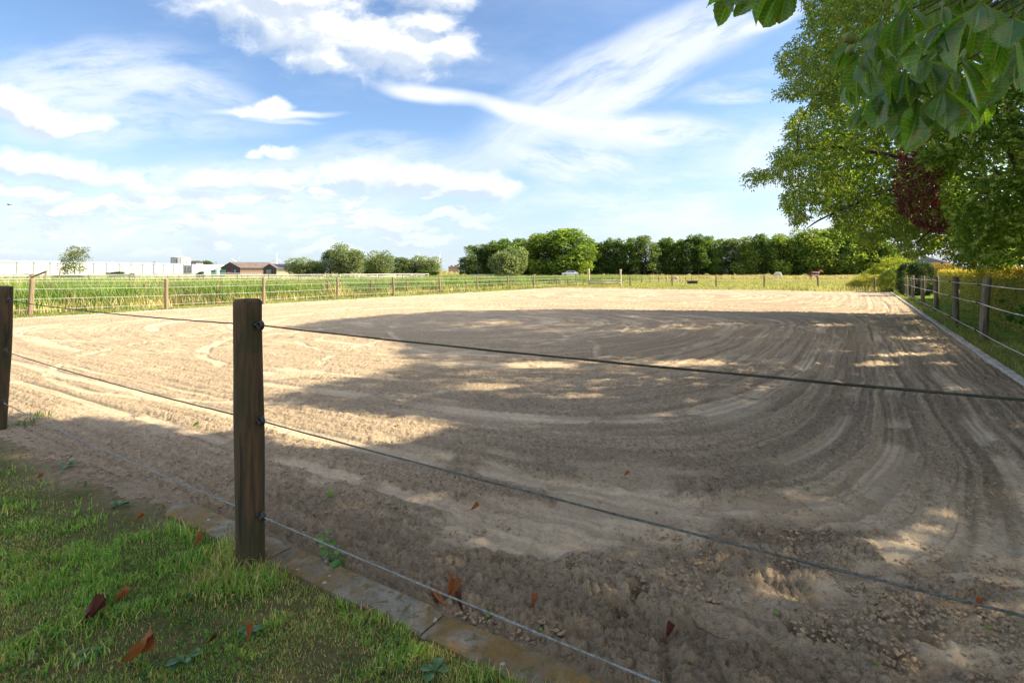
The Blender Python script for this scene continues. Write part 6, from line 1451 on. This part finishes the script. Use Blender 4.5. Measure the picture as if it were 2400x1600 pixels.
def nettle():
    x, y = G(775, 1335); r = np.random.RandomState(9); t = thing('nettle_plant', (x, y, 0), 'young leafy green weed leaning over the kerb right of the foreground post', 'plant')
    m = MB(); S = []
    for (dx, dy, h) in ((-.05, .05, .17), (.03, .02, .10), (-.02, .08, .12), (.05, -.02, .07)):
        P = [(x, y, 0), (x + dx * .4, y + dy * .4, h * .5), (x + dx, y + dy, h)]; m.tube(P, [.002, .0017, .001], 5); S.append(P)
    m.build('stem', M_stalk, t, True)
    lm = leaflet_mesh('leaf', 31, .3, .4, 0, 18); lm.materials.append(chestnut_leaf_mat('nettle_leaf', (.10, .24, .03), (.07, .17, .02), .4, .05))
    for P in S:
        for q in (.35, .55, .75, .92, 1.0):
            for sd in (-1, 1):
                p = np.array(P[0]) * (1 - q) + np.array(P[2]) * q; a = r.uniform(0, 6.28) if sd < 0 else a + math.pi; s = r.uniform(.028, .05)
                o = bpy.data.objects.new('leaf', lm); COL.objects.link(o); o.parent = t; o.location = Vector(p) - t.location; o.rotation_euler = (r.normal(0, .2), r.uniform(-.1, .6), a); o.scale = (s, s * 1.9, s)
nettle()
def weeds():
    r = np.random.RandomState(15)
    lm = leaflet_mesh('leaf', 41, .35, .5, 0, 14); lm.materials.append(chestnut_leaf_mat('weed_leaf', (.07, .18, .03), (.05, .12, .02), .3, .05)); names = {}
    for i, (px, py, lb) in enumerate(((155, 1092, 'flat leafy weed near the worn edge of the lawn'), (282, 1185, 'broad leaved weed beside the bare patch where the kerb surfaces'), (590, 1482, 'small leafy weed rosette below the foreground post'), (430, 1555, 'bright weed rosette at the bottom right of the curled orange leaf'), (1020, 1575, 'weed tuft growing by the kerb at the bottom'), (200, 1535, 'clover patch rosette left of the curled orange leaf'))):
        x, y, z = on_lawn(px, py); t = thing('rosette_weed', (x, y, z), lb, 'weed')
        for k in range(9):
            o = bpy.data.objects.new('leaf', lm); COL.objects.link(o); o.parent = t; s = r.uniform(.03, .06) * (1 + .15 * (y - 1.5)); o.location = (0, 0, .01); o.rotation_euler = (0, r.uniform(-.7, -.1), r.uniform(0, 6.28)); o.scale = (s, s * 1.5, s)
weeds()
# birds high up
for (px, py, D, s, lb) in ((20, 480, 40, .22, 'small dark bird in the sky at the left edge'), (1732, 406, 90, .28, 'tiny bird gliding left of the feathered tree')):
    X, Z = PX(px, D), PZ(py, D); t = thing('bird', (X, D, Z), lb, 'bird')
    m = MB(); m.tube([(X - s * .5, D, Z), (X - s * .1, D, Z + .02), (X + s * .3, D, Z), (X + s * .45, D, Z)], [.01, .05, .04, .01], 8); m.build('body', M_black, t, True)
    for sd in (-1, 1):
        m = MB(); m.add([(X - .05, D, Z), (X + .12, D, Z), (X + .05, D + sd * s * .7, Z + s * .25), (X + .10, D + sd * s * 1.3, Z + s * .1), (X - .05, D, Z - .012), (X + .12, D, Z - .012), (X + .05, D + sd * s * .7, Z + s * .25 - .01)], [(0, 1, 2), (1, 3, 2), (4, 6, 5), (0, 2, 6, 4), (1, 5, 6, 2)]); m.build('wing', M_black, t)
